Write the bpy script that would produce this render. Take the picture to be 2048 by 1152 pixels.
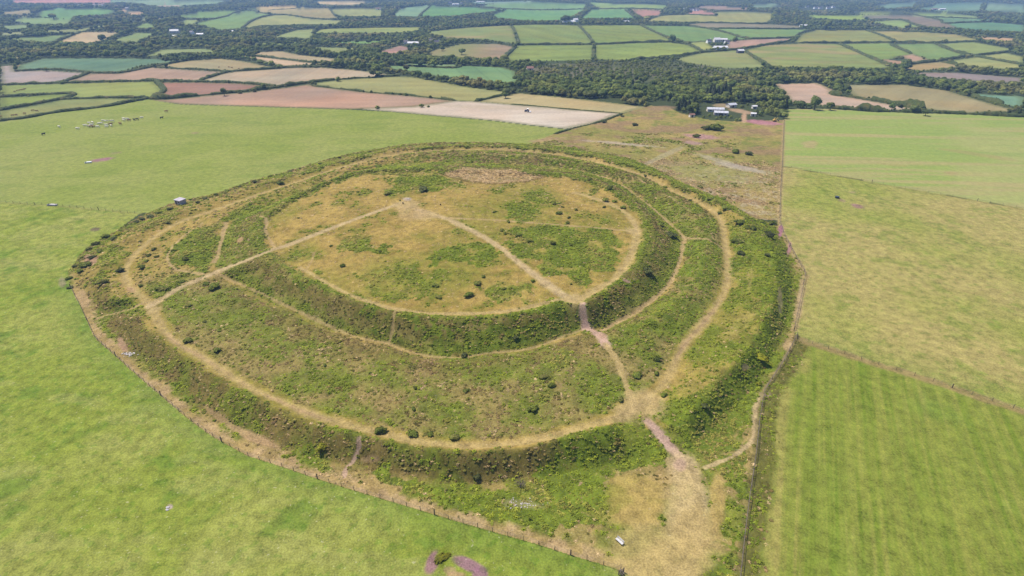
import bpy, bmesh, math, random
import numpy as np
from mathutils import Vector, Matrix

R_ = math.radians
for o in list(bpy.data.objects):
    bpy.data.objects.remove(o, do_unlink=True)
SC = bpy.context.scene
COL = SC.collection

# ------------------------------------------------------------------ camera, sky, sun, exposure
CAM_H, PITCH, FPX = 88.0, R_(29.0), 1138.0
cam_d = bpy.data.cameras.new('camera')
cam_d.sensor_width = 36.0
cam_d.lens = 36.0 * FPX / 2048.0
cam_d.clip_start, cam_d.clip_end = 1.0, 40000.0
cam = bpy.data.objects.new('camera', cam_d)
COL.objects.link(cam)
cam.location = (0, 0, CAM_H)
cam.rotation_euler = (math.pi / 2 - PITCH, 0, 0)
SC.camera = cam

SUN = Vector((-0.46, 0.30, 1.0)).normalized()
W = bpy.data.worlds.new('World')
SC.world = W
W.use_nodes = True
wn = W.node_tree.nodes
bg = wn['Background']
sky = wn.new('ShaderNodeTexSky')
sky.sky_type = 'NISHITA'
sky.sun_disc = False
sky.sun_elevation = math.asin(SUN.z)
sky.sun_rotation = math.atan2(SUN.x, SUN.y)
sky.altitude = 200
sky.air_density = 1.0
sky.dust_density = 1.2
W.node_tree.links.new(sky.outputs[0], bg.inputs[0])
bg.inputs[1].default_value = 0.10
sd = bpy.data.lights.new('sun', 'SUN')
sd.energy = 4.3
sd.angle = R_(0.6)
sd.color = (1.0, 0.935, 0.83)
sun = bpy.data.objects.new('sun', sd)
COL.objects.link(sun)
sun.rotation_euler = SUN.to_track_quat('Z', 'Y').to_euler()
sun.location = (0, 0, 400)

SC.view_settings.view_transform = 'Standard'
SC.view_settings.look = 'None'
SC.view_settings.gamma = 1
SC.view_settings.use_curve_mapping = False
SC.view_settings.exposure = 0.76
SC.render.engine = 'CYCLES'
cy = SC.cycles
cy.use_denoising = True
cy.max_bounces = 5
cy.diffuse_bounces = 2
cy.glossy_bounces = 1
cy.transmission_bounces = 3
cy.transparent_max_bounces = 4
cy.volume_bounces = 0
cy.caustics_reflective = cy.caustics_refractive = False

# ------------------------------------------------------------------ small helpers
def srgb(c):
    c = np.asarray(c, float) / 255.0
    return np.where(c <= 0.04045, c / 12.92, ((c + 0.055) / 1.055) ** 2.4)
KALB = 0.42
def alb(*c):
    """albedo of a surface whose sunlit look is this 8-bit colour"""
    return srgb(c) * KALB
def smooth(a, b, x):
    t = np.clip((x - a) / (b - a + 1e-9), 0, 1)
    return t * t * (3 - 2 * t)
def mix(a, b, t):
    t = np.asarray(t)[..., None]
    return a * (1 - t) + b * t
def _hash(ix, iy, s):
    h = (ix.astype(np.int64) * 374761393 + iy.astype(np.int64) * 668265263 + s * 1442695041) & 0xffffffff
    h = ((h ^ (h >> 13)) * 1274126177) & 0xffffffff
    return ((h ^ (h >> 16)) & 0xffff) / 65535.0
def vnoise(x, y, s=0):
    ix, iy = np.floor(x), np.floor(y)
    fx, fy = x - ix, y - iy
    fx, fy = fx * fx * (3 - 2 * fx), fy * fy * (3 - 2 * fy)
    a, b = _hash(ix, iy, s), _hash(ix + 1, iy, s)
    c, d = _hash(ix, iy + 1, s), _hash(ix + 1, iy + 1, s)
    return (a * (1 - fx) + b * fx) * (1 - fy) + (c * (1 - fx) + d * fx) * fy
def fbm(x, y, s=0, oct=3):
    v, a, t = 0, 1.0, 0
    x, y = 0.83 * x - 0.56 * y, 0.56 * x + 0.83 * y
    for k in range(oct):
        v = v + a * vnoise(x, y, s + 17 * k)
        x, y = 2 * (0.8 * x - 0.6 * y) + 5.3, 2 * (0.6 * x + 0.8 * y) + 1.7
        t += a
        a *= 0.55
    return v / t

# ------------------------------------------------------------------ terrain
CX, CY = -29.0, 205.0
def zbase(x, y):
    r = np.hypot(x - CX, y - CY)
    z = -15.0 * (1 - np.exp(-(np.maximum(r - 125, 0) / 420.0) ** 1.5))
    z = z - 9.0 * smooth(900, 3500, r)
    u = smooth(550, 1300, r)
    z = z + u * (4.2 * np.sin(x / 170 + 1.0) * np.cos(y / 240 + 0.6) + 2.5 * np.sin(x / 75 - y / 190 + 2.0))
    return z
_cp, _sp = math.cos(PITCH), math.sin(PITCH)
def raydir(px, py):
    u = (np.asarray(px, float) - 1024) / FPX
    v = (np.asarray(py, float) - 576) / FPX
    return u, _cp - v * _sp, -_sp - v * _cp
def on_base(px, py, e):
    dx, dy, dz = raydir(px, py)
    t = (CAM_H - e) / -dz
    for _ in range(25):
        t = (CAM_H - e - zbase(dx * t, dy * t)) / -dz
    return dx * t, dy * t
def project(x, y, z):
    fy = y * _cp - (z - CAM_H) * _sp
    uy = y * _sp + (z - CAM_H) * _cp
    return 1024 + FPX * x / fy, 576 - FPX * uy / fy, fy

RING = {
 'c0': [(793,619),(885,628),(1000,624),(1070,612),(1114,600),(1152,606),(1200,575),(1240,545),(1262,515),(1277,470),(1268,430),(1227,396),(1176,369),(1090,353),(980,352),(885,345),(800,345),(714,350),(640,378),(575,415),(535,445),(538,475),(550,498),(581,525),(640,560),(698,589),(745,606)],
 'c1': [(776,688),(851,712),(919,715),(981,706),(1056,698),(1125,674),(1169,657),(1203,659),(1278,621),(1333,575),(1355,535),(1366,490),(1365,470),(1330,440),(1289,403),(1227,362),(1159,340),(1056,331),(960,327),(860,325),(790,328),(700,350),(610,384),(530,415),(470,437),(445,470),(434,510),(434,545),(479,568),(581,616),(698,668)],
 'c3': [(300,610),(312,635),(345,680),(400,712),(450,745),(500,775),(560,803),(620,828),(700,852),(780,872),(850,885),(920,893),(1000,890),(1080,880),(1150,860),(1220,840),(1270,815),(1330,765),(1365,695),(1423,626),(1451,578),(1455,534),(1450,483),(1440,438),(1399,407),(1348,384),(1275,348),(1159,318),(1056,304),(981,300),(817,306),(700,330),(600,362),(500,395),(430,420),(370,440),(330,460),(290,490),(262,520),(250,550),(262,575),(285,595)],
 'c4': [(285,640),(330,690),(400,730),(480,775),(560,812),(640,842),(720,865),(800,884),(870,897),(920,904),(1000,902),(1080,893),(1160,874),(1240,851),(1300,846),(1350,842),(1420,780),(1480,715),(1525,640),(1552,580),(1552,530),(1530,480),(1498,445),(1450,415),(1378,384),(1330,361),(1261,331),(1125,306),(1040,298),(954,295),(817,298),(700,320),(600,350),(500,380),(430,404),(360,428),(300,455),(250,485),(215,520),(205,560),(225,595),(255,620)],
 'c5': [(219,640),(239,675),(284,722),(359,770),(393,809),(496,861),(581,895),(667,922),(748,930),(851,946),(954,956),(1022,960),(1090,952),(1193,932),(1296,915),(1330,900),(1400,880),(1450,835),(1500,780),(1545,715),(1572,640),(1584,570),(1578,520),(1562,480),(1530,440),(1470,405),(1400,378),(1330,350),(1261,320),(1125,298),(1040,291),(954,288),(817,291),(700,311),(600,338),(500,366),(430,390),(350,412),(280,440),(225,470),(180,505),(155,550),(170,590),(190,615)],
}
# elevation of each ring below the old hilltop: near side, right, far side, left
ELEV = {'c0': (0.3, 0.3, 0.3, 0.3), 'c1': (-5.4, -4.9, -3.2, -4.0), 'c2': (-3.9, -2.3, -1.9, -3.3), 'c3': (-5.6, -5.0, -4.3, -5.0),
        'c4': (-4.7, -2.6, -2.9, -4.2), 'c5': (-8.5, -7.0, -6.4, -7.0), 'out': (-7.6, -7.2, -7.2, -7.4)}
T2 = (0.14, 0.50, 0.45, 0.42)
def around(vals, th):
    k = np.array([-180, -90, 0, 90, 180]) * math.pi / 180
    v = np.array([vals[3], vals[0], vals[1], vals[2], vals[3]])
    i = np.clip(np.searchsorted(k, th, side='right') - 1, 0, 3)
    t = (th - k[i]) / (k[i + 1] - k[i])
    t = t * t * (3 - 2 * t)
    return v[i] * (1 - t) + v[i + 1] * t
NTH = 1440
TH = (np.arange(NTH) / NTH * 2 - 1) * math.pi
def _ring(name):
    p = np.array(RING[name], float)
    e = np.full(len(p), np.mean(ELEV[name]))
    for _ in range(3):
        x, y = on_base(p[:, 0], p[:, 1], e)
        th = np.arctan2(y - CY, x - CX)
        e = around(ELEV[name], th)
    r = np.hypot(x - CX, y - CY)
    o = np.argsort(th)
    th, r = th[o], r[o]
    th = np.concatenate([th - 2 * math.pi, th, th + 2 * math.pi])
    r = np.concatenate([r, r, r])
    v = np.interp(TH, th, r)
    k = np.exp(-np.linspace(-2, 2, 17) ** 2)
    k /= k.sum()
    vv = np.concatenate([v[-8:], v, v[:8]])
    return np.convolve(vv, k, 'valid')
RR = {k: _ring(k) for k in RING}
RR['c1'] = np.maximum(RR['c1'], RR['c0'] + 9)
RR['c3'] = np.maximum(RR['c3'], RR['c1'] + 10)
RR['c4'] = np.maximum(RR['c4'], RR['c3'] + 3.0)
RR['c5'] = np.maximum(RR['c5'], RR['c4'] + 5.0)
_t2 = around(T2, TH)
RR['c2'] = RR['c1'] * (1 - _t2) + RR['c3'] * _t2
RORD = ['c0', 'c1', 'c2', 'c3', 'c4', 'c5']
def rings(x, y):
    th = np.arctan2(y - CY, x - CX)
    r = np.hypot(x - CX, y - CY)
    u = (th / math.pi + 1) * 0.5 * NTH
    i = np.floor(u).astype(int)
    f = u - i
    out = {k: RR[k][i % NTH] * (1 - f) + RR[k][(i + 1) % NTH] * f for k in RORD}
    return th, r, out
CAUSE = []      # (polyline xy, z along, half width)
def height(x, y):
    x, y = np.asarray(x, float), np.asarray(y, float)
    sh = x.shape
    x, y = x.ravel(), y.ravel()
    z = zbase(x, y)
    th, r, c = rings(x, y)
    e = around(ELEV['out'], th)
    wob = (fbm(x / 9, y / 9, 3, 2) - 0.5)
    near = r < 240
    q = {k: around(ELEV[k], th) for k in RORD}
    q['c2'] = q['c2'] + wob * 2.2
    q['c4'] = q['c4'] + wob * 2.0
    q['c5'] = q['c5'] - wob * 1.2
    q['c1'] = q['c1'] - wob * 0.8
    q['c0'] = q['c0'] + wob * 0.5
    crest = c['c0'] + 3.0
    rad = [np.zeros_like(r), c['c0'], crest, c['c1'], c['c2'], c['c3'], c['c4'], c['c5'], c['c5'] + 9]
    ele = [q['c0'] * 0 + 2.6, q['c0'] - 0.2, q['c0'] + 0.7, q['c1'], q['c2'], q['c3'], q['c4'], q['c5'], e]
    for k in range(8):
        m = (r >= rad[k]) & (r < rad[k + 1])
        t = (r[m] - rad[k][m]) / (rad[k + 1][m] - rad[k][m])
        ts = t * t if k == 0 else (0.45 * t + 0.55 * t * t * (3 - 2 * t))
        e[m] = ele[k][m] * (1 - ts) + ele[k + 1][m] * ts
    z = z + e
    for pts, zs, w in CAUSE:
        d, s = polydist(x, y, pts, w * 3, want_s=True)
        k = 1 - smooth(w, w * 2.6, d)
        m = k > 0
        z[m] = z[m] * (1 - k[m]) + np.interp(s[m], zs[0], zs[1]) * k[m]
    return z.reshape(sh)
def polydist(x, y, pts, lim, want_s=False):
    d = np.full(x.shape, 1e6)
    s = np.zeros(x.shape)
    L = 0.0
    for k in range(len(pts) - 1):
        ax, ay = pts[k]
        bx, by = pts[k + 1]
        l = math.hypot(bx - ax, by - ay)
        if l < 1e-6:
            continue
        m = np.nonzero((x > min(ax, bx) - lim) & (x < max(ax, bx) + lim) & (y > min(ay, by) - lim) & (y < max(ay, by) + lim))[0]
        if len(m):
            t = np.clip(((x[m] - ax) * (bx - ax) + (y[m] - ay) * (by - ay)) / (l * l), 0, 1)
            dd = np.hypot(x[m] - ax - t * (bx - ax), y[m] - ay - t * (by - ay))
            g = dd < d[m]
            d[m[g]] = dd[g]
            s[m[g]] = L + t[g] * l
        L += l
    return (d, s) if want_s else d
def at(px, py):
    """the ground point seen at a pixel of the photograph (first hit of the ray)"""
    px = np.atleast_1d(np.asarray(px, float))
    py = np.atleast_1d(np.asarray(py, float))
    dx, dy, dz = raydir(px, py)
    dz = np.minimum(dz, -0.006)
    lo, hi = (CAM_H - 9) / -dz, (CAM_H + 45) / -dz
    n = 160
    T = lo[:, None] + (hi - lo)[:, None] * (np.arange(n) / (n - 1))[None, :]
    hz = height(dx[:, None] * T, dy[:, None] * T)
    below = (CAM_H + dz[:, None] * T) < hz
    below[:, -1] = True
    i = np.maximum(np.argmax(below, axis=1), 1)
    a = T[np.arange(len(px)), i - 1]
    b = T[np.arange(len(px)), i]
    for _ in range(18):
        m = 0.5 * (a + b)
        u = (CAM_H + dz * m) < height(dx * m, dy * m)
        b = np.where(u, m, b)
        a = np.where(u, a, m)
    return dx * b, dy * b
def at_poly(pts):
    p = np.array(pts, float)
    x, y = at(p[:, 0], p[:, 1])
    return np.stack([x, y], 1)
def at1(px, py):
    x, y = at(px, py)
    return float(x[0]), float(y[0]), float(height(x, y)[0])
def zat(x, y):
    return float(height(np.array([x]), np.array([y]))[0])
def inside(x, y, poly):
    m = (x >= poly[:, 0].min()) & (x <= poly[:, 0].max()) & (y >= poly[:, 1].min()) & (y <= poly[:, 1].max())
    out = np.zeros(x.shape, bool)
    idx = np.nonzero(m)
    if not len(idx[0]):
        return out
    X, Y = x[idx], y[idx]
    c = np.zeros(X.shape, bool)
    n = len(poly)
    for k in range(n):
        x0, y0 = poly[k]
        x1, y1 = poly[(k + 1) % n]
        if y0 == y1:
            continue
        c ^= ((y0 > Y) != (y1 > Y)) & (X < (x1 - x0) * (Y - y0) / (y1 - y0) + x0)
    out[idx] = c
    return out
def cr_spline(pts, n=6):
    """dense smooth polyline through control points"""
    p = np.asarray(pts, float)
    if len(p) < 3:
        return p
    q = np.vstack([2 * p[0] - p[1], p, 2 * p[-1] - p[-2]])
    out = []
    t = np.linspace(0, 1, n, endpoint=False)[:, None]
    for k in range(1, len(q) - 2):
        a, b, c, d = q[k - 1], q[k], q[k + 1], q[k + 2]
        out.append(0.5 * (2 * b + (c - a) * t + (2 * a - 5 * b + 4 * c - d) * t ** 2 + (3 * b - a - 3 * c + d) * t ** 3))
    out.append(p[-1:])
    return np.vstack(out)
def resample(p, step):
    seg = np.hypot(*np.diff(p, axis=0).T)
    s = np.concatenate([[0], np.cumsum(seg)])
    n = max(2, int(s[-1] / step) + 1)
    u = np.linspace(0, s[-1], n)
    return np.stack([np.interp(u, s, p[:, 0]), np.interp(u, s, p[:, 1])], 1)

# causeways: the main path over the inner ditch, the two outer entrances
def causeway(px, w):
    p = at_poly(px)
    L = np.concatenate([[0], np.cumsum(np.hypot(*np.diff(p, axis=0).T))])
    za, zb_ = zat(*p[0]), zat(*p[-1])
    CAUSE.append((p, (np.array([0, L[-1]]), np.array([za, zb_])), w))
causeway([(545, 503), (490, 522), (430, 546), (385, 564)], 3.2)
causeway([(1262, 818), (1300, 845), (1330, 880), (1368, 930)], 4.0)
causeway([(300, 612), (262, 618), (225, 628), (192, 640)], 2.6)
# ------------------------------------------------------------------ land cover, traced from the photograph as ground points
# (name, outline, sunlit colour, stripes: spacing m, strength or None, label)
FIELDS = [
 ('f2',[(0,243),(60,235),(144,222),(239,205),(292,198),(270,198),(170,197),(125,200),(60,213),(0,222)],(163,172,103)),
 ('f3',[(0,196),(60,193),(109,189),(142,188),(135,194),(98,202),(0,220)],(150,172,88)),
 ('f4',[(0,171),(110,168),(220,165),(308,163),(322,174),(327,183),(308,194),(215,197),(125,199),(140,194),(148,188),(140,186),(0,193)],(166,180,98)),
 ('f5',[(0,133),(27,130),(30,143),(95,141),(172,146),(150,157),(112,167),(0,170)],(186,174,172)),
 ('f6',[(32,141),(40,130),(85,117),(200,116),(310,118),(370,121),(285,131),(240,145),(175,145),(100,140)],(122,158,128)),
 ('f7',[(116,167),(150,158),(180,147),(240,147),(303,135),(366,139),(466,145),(400,161),(310,162),(220,164)],(192,166,146)),
 ('f8',[(305,134),(375,122),(439,117),(470,120),(515,128),(556,137),(468,143),(400,139),(365,138)],(190,174,130)),
 ('f9',[(405,161),(439,149),(468,144),(556,138),(576,136),(644,135),(712,140),(795,151),(673,159),(615,166),(552,171),(478,166),(400,164)],(202,181,152)),
 ('f10',[(314,165),(400,165),(478,167),(545,173),(509,181),(449,187),(400,191),(342,197),(308,196),(327,182)],(180,138,122)),
 ('f11',[(300,200),(345,199),(400,193),(500,184),(580,174),(618,169),(640,174),(742,186),(800,190),(859,196),(909,202),(830,213),(740,217),(690,218),(560,214),(360,208)],(202,164,140)),
 ('f12',[(622,168),(677,160),(800,153),(829,154),(859,160),(937,174),(1025,185),(995,193),(952,203),(909,201),(859,195),(800,189),(742,185),(673,177)],(176,176,112)),
 ('f13',[(720,218),(830,213),(909,202),(952,203),(1022,209),(1140,219),(1244,227),(1200,243),(1131,258),(1050,249),(988,241),(870,231),(783,223)],(214,198,180)),
 ('f14',[(955,203),(995,194),(1036,186),(1159,198),(1235,207),(1292,214),(1244,227),(1140,219),(1022,209)],(196,178,130)),
 ('f15a',[(705,125),(800,127),(920,129),(905,135),(870,133),(800,130),(720,130)],(150,180,130)),
 ('f15b',[(735,131),(800,132),(905,137),(925,131),(1007,135),(1030,143),(1036,163),(1026,168),(976,162),(917,155),(878,153),(839,145),(790,139)],(134,174,120)),
 ('f16',[(851,112),(866,100),(921,88),(995,88),(1030,94),(1003,118),(946,116),(878,113)],(184,158,132)),
 ('f17',[(746,107),(775,98),(800,91),(825,96),(800,107)],(192,152,142)),
 ('f18',[(845,65),(917,57),(976,53),(1020,51),(1028,64),(1036,88),(976,80),(898,76)],(152,168,108)),
 ('f19',[(1022,51),(1157,51),(1175,70),(1187,88),(1100,89),(1038,89),(1030,64)],(150,170,100)),
 ('f20',[(1157,51),(1280,50),(1309,64),(1344,82),(1278,85),(1189,88),(1175,70)],(150,170,96)),
 ('f21',[(1013,116),(1034,91),(1132,90),(1187,90),(1187,119),(1112,122),(1015,122)],(150,172,95)),
 ('f22',[(1189,90),(1278,86),(1344,85),(1376,90),(1404,104),(1337,113),(1258,120),(1189,119)],(156,176,96)),
 ('f23',[(1282,50),(1366,52),(1415,57),(1454,66),(1500,78),(1407,82),(1372,84),(1344,77),(1309,63)],(136,170,110)),
 ('f24',[(1419,57),(1512,58),(1620,59),(1600,70),(1590,75),(1503,78),(1454,66)],(140,175,114)),
 ('f25',[(1452,84),(1501,79),(1585,77),(1579,82),(1532,90),(1454,99)],(192,160,146)),
 ('f26',[(1374,86),(1411,83),(1427,96),(1402,103)],(172,186,112)),
 ('f27',[(1350,118),(1405,106),(1464,101),(1489,102),(1505,113),(1536,135),(1454,137),(1376,126)],(166,175,110)),
 ('f28',[(1489,101),(1532,91),(1600,87),(1678,88),(1717,105),(1756,122),(1782,134),(1752,138),(1600,134),(1540,134),(1505,113)],(160,174,104)),
 ('f29',[(1590,84),(1605,68),(1633,60),(1733,60),(1766,72),(1793,85),(1678,86)],(166,170,106)),
 ('f30',[(1735,61),(1854,65),(1912,69),(1961,80),(1863,86),(1797,85),(1766,72)],(172,172,116)),
 ('f31',[(1680,88),(1776,86),(1800,98),(1823,109),(1795,112),(1782,118),(1760,120),(1717,104)],(150,175,100)),
 ('f32',[(1782,89),(1870,87),(1912,104),(1940,111),(1883,122),(1854,118),(1823,107)],(140,170,108)),
 ('f33',[(1873,88),(1946,84),(2031,99),(1960,112),(1912,104)],(156,175,110)),
 ('f34',[(1764,118),(1823,124),(1795,131),(1778,129)],(204,166,136)),
 ('f35',[(1800,112),(1825,108),(1856,119),(1825,124)],(198,166,142)),
 ('f36',[(1800,135),(1834,128),(1881,123),(1926,133),(1840,142)],(192,172,122)),
 ('f37',[(1886,123),(1957,114),(2000,121),(2048,131),(2048,136),(1998,138),(1926,132)],(172,180,115)),
 ('f38',[(1964,112),(2011,106),(2048,114),(2048,129),(2000,120)],(170,180,115)),
 ('f40',[(1825,145),(1913,145),(2048,156),(2048,166),(1922,160),(1850,153)],(168,152,150)),
 ('f41',[(1546,168),(1635,166),(1669,181),(1666,189),(1724,199),(1844,220),(1741,219),(1656,212),(1580,205),(1562,180)],(218,186,162)),
 ('f42',[(1683,169),(1803,169),(1895,181),(1946,197),(2034,222),(1929,226),(1875,221),(1793,208),(1707,192),(1693,178)],(182,170,124)),
 ('f43',[(1930,186),(2048,193),(2048,218),(1998,207)],(140,182,150)),
 ('t1',[(20,0),(270,0),(220,6),(110,7),(30,6)],(218,160,160)),
 ('t2',[(66,31),(117,17),(145,17),(234,22),(230,28),(148,33),(145,40),(117,37)],(128,174,124)),
 ('t3',[(25,42),(47,34),(117,38),(145,42),(133,49),(59,49)],(146,176,126)),
 ('t4',[(70,62),(160,58),(225,48),(293,37),(295,43),(215,54),(166,64),(107,65)],(166,176,126)),
 ('t5',[(113,85),(162,65),(240,64),(215,78),(176,87)],(214,192,152)),
 ('t6',[(225,80),(270,66),(312,67),(283,80),(270,86)],(156,176,116)),
 ('t7',[(0,78),(80,74),(147,68),(107,83),(84,85),(30,81)],(150,175,120)),
 ('t8',[(0,114),(39,113),(37,117),(0,118)],(195,182,145)),
 ('t9',[(303,38),(363,27),(332,38),(310,40)],(206,190,156)),
 ('t10',[(268,56),(293,46),(314,53),(295,57)],(150,180,120)),
 ('t11',[(352,34),(400,24),(505,20),(468,26),(435,37),(390,37)],(140,174,118)),
 ('t12',[(390,47),(435,38),(468,27),(505,22),(550,29),(525,34),(502,43),(484,57),(439,60)],(140,174,120)),
 ('t13',[(486,57),(502,44),(525,35),(552,30),(576,31),(615,37),(685,41),(673,48),(634,50),(537,51)],(172,180,124)),
 ('t14',[(460,18),(588,12),(597,14),(588,18),(537,20),(505,21)],(204,186,142)),
 ('t15',[(507,21),(588,19),(603,14),(658,17),(668,30),(676,37),(615,35),(576,30),(550,28)],(178,170,130)),
 ('t16',[(660,18),(764,18),(765,33),(685,33),(668,28)],(170,180,125)),
 ('t17',[(620,2),(732,2),(752,6),(693,12),(640,9)],(228,196,158)),
 ('t18',[(541,75),(595,60),(632,58),(622,78),(580,75)],(166,180,120)),
 ('t19',[(622,66),(644,58),(840,54),(840,62),(770,67)],(166,180,110)),
 ('t20',[(494,86),(615,84),(576,90)],(160,180,110)),
 ('t21',[(638,84),(771,81),(742,88)],(138,180,108)),
 ('t22',[(617,94),(730,96),(677,108)],(160,170,110)),
 ('t23',[(480,106),(562,102),(600,110),(671,117),(673,124),(615,123),(556,116)],(202,180,140)),
 ('t24',[(468,108),(556,118),(615,125),(652,128),(595,130),(568,132),(525,121)],(224,198,164)),
 ('t25',[(295,112),(322,100),(400,97),(455,103),(380,106)],(162,180,120)),
 ('t26',[(783,32),(802,17),(861,9),(837,34)],(142,180,148)),
 ('t27',[(839,34),(863,11),(900,14),(1013,20),(972,26),(921,31)],(122,172,122)),
 ('t28',[(941,14),(995,8),(1171,8),(1169,18),(1015,18)],(136,176,132)),
 ('t29',[(986,30),(1015,20),(1169,19),(1152,30),(1120,40),(1073,42),(995,37)],(126,176,122)),
 ('t30',[(1161,37),(1183,20),(1253,20),(1270,36)],(126,176,126)),
 ('t31',[(1178,5),(1337,11),(1325,19),(1200,18)],(152,180,122)),
 ('t32',[(1260,21),(1327,22),(1317,31),(1285,34)],(194,152,142)),
 ('t33',[(1288,42),(1325,31),(1376,29),(1432,32),(1433,23),(1546,26),(1543,39),(1530,47),(1415,45),(1356,44)],(172,176,120)),
 ('t34',[(1380,15),(1415,12),(1540,21),(1444,21)],(176,156,146)),
 ('t35',[(1374,28),(1384,22),(1432,23),(1432,31)],(192,150,146)),
 ('t36',[(1366,50),(1395,47),(1600,52),(1600,57),(1415,56)],(162,156,136)),
 ('t37',[(1505,8),(1552,8),(1567,16),(1505,15)],(142,172,148)),
 ('t38',[(1600,30),(1717,31),(1741,40),(1678,40),(1630,36)],(156,186,106)),
 ('t39',[(1686,25),(1795,22),(1825,29),(1721,29)],(160,180,115)),
 ('t40',[(1717,31),(1830,30),(1881,41),(1915,57),(1850,54),(1807,40),(1744,39)],(152,146,136)),
 ('t41',[(1725,43),(1803,41),(1844,54),(1803,56),(1764,48)],(160,185,120)),
 ('t42',[(1805,24),(1893,25),(1978,38),(1873,36),(1834,31)],(156,185,126)),
 ('t43',[(1850,35),(1979,40),(1981,44),(1893,47),(1879,40)],(126,162,132)),
 ('t44',[(1895,48),(1985,45),(2048,50),(2048,64),(1942,59),(1915,56)],(120,166,136)),
 ('t45',[(1745,10),(1830,3),(1828,14),(1775,17)],(128,165,150)),
 ('t46',[(1943,72),(2032,77),(2029,83),(1965,79)],(206,176,140)),
 ('t47',[(1834,18),(1880,8),(1965,6),(1960,22),(1900,24)],(128,165,150)),
 ('t48',[(1968,22),(1975,6),(2048,10),(2048,27)],(134,168,150)),
 ('t49',[(930,4),(1060,2),(1090,6),(960,8)],(140,172,160)),
 ('t50',[(210,0),(470,0),(430,8),(330,14)],(150,178,150)),
 ('t51',[(0,52),(55,50),(62,56),(20,60)],(152,178,130)),
 ('t52',[(0,66),(45,64),(50,69),(0,72)],(168,180,135)),
 ('t53',[(240,20),(300,24),(270,31),(250,27)],(205,176,150)),
 ('t54',[(330,10),(362,13),(310,14)],(200,180,170)),
 ('t55',[(5,24),(70,20),(60,28),(10,31)],(172,165,140)),
 ('t56',[(370,40),(400,40),(385,50),(365,50)],(160,180,125)),
]
NEAR = {   # the fort, the ground around it and the pastures nearest to it
 'pasture_upper': [(-700,300),(-700,245),(0,244),(107,226),(215,213),(297,199),(360,209),(560,215),(690,219),(783,224),(870,232),(988,242),(1050,250),(1131,259),(1090,275),(1045,290),(954,285),(817,290),(700,308),(600,336),(500,364),(430,388),(362,402),(300,425),(280,427),(100,411),(0,405),(-700,380)],
 'pasture_lower': [(-700,380),(0,405),(100,411),(280,427),(239,459),(178,493),(137,540),(137,556),(142,575),(164,619),(191,677),(239,719),(294,768),(376,837),(427,874),(496,912),(581,939),(680,972),(783,1003),(885,1034),(988,1064),(1073,1088),(1138,1109),(1241,1140),(1275,1160),(1330,1260),(200,1900),(-1200,1900),(-900,700)],
 'right_upper': [(1568,240),(1572,218),(1656,218),(1741,223),(1861,227),(1929,229),(2048,235),(2500,255),(2500,490),(2048,417),(1850,383),(1700,356),(1564,332)],
 'right_middle': [(1564,333),(1700,357),(1850,384),(2048,418),(2500,491),(2700,1010),(2048,824),(1946,790),(1861,761),(1758,730),(1669,702),(1594,679),(1590,664),(1611,548),(1589,513),(1568,472),(1559,448),(1560,394)],
 'right_lower': [(1592,681),(1669,703),(1758,731),(1861,762),(1946,791),(2048,825),(2700,1011),(3200,1800),(1420,1900),(1480,1152),(1487,1083),(1497,1004),(1511,912),(1518,843),(1528,785),(1545,758),(1569,722)],
 'heath': [(1045,290),(1090,275),(1131,259),(1200,244),(1244,228),(1300,211),(1340,215),(1360,226),(1420,240),(1480,243),(1568,240),(1564,332),(1560,394),(1558,440),(1500,432),(1450,402),(1378,372),(1330,346),(1261,317),(1125,293)],
}
FORT_OUT = [(1045,288),(954,284),(817,288),(700,307),(600,335),(500,363),(430,387),(362,401),(300,424),(239,458),(178,492),(137,540),(137,556),(142,575),(164,619),(191,677),(239,719),(294,768),(376,837),(427,874),(496,912),(581,939),(680,972),(783,1003),(885,1034),(988,1064),(1073,1088),(1138,1109),(1241,1140),(1275,1160),(1330,1260),(1400,1900),(1420,1900),(1480,1152),(1487,1083),(1497,1004),(1511,912),(1518,843),(1528,785),(1545,758),(1569,722),(1592,679),(1588,664),(1611,548),(1589,513),(1568,472),(1559,448),(1500,432),(1450,402),(1378,372),(1330,346),(1261,317),(1125,293)]
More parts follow.
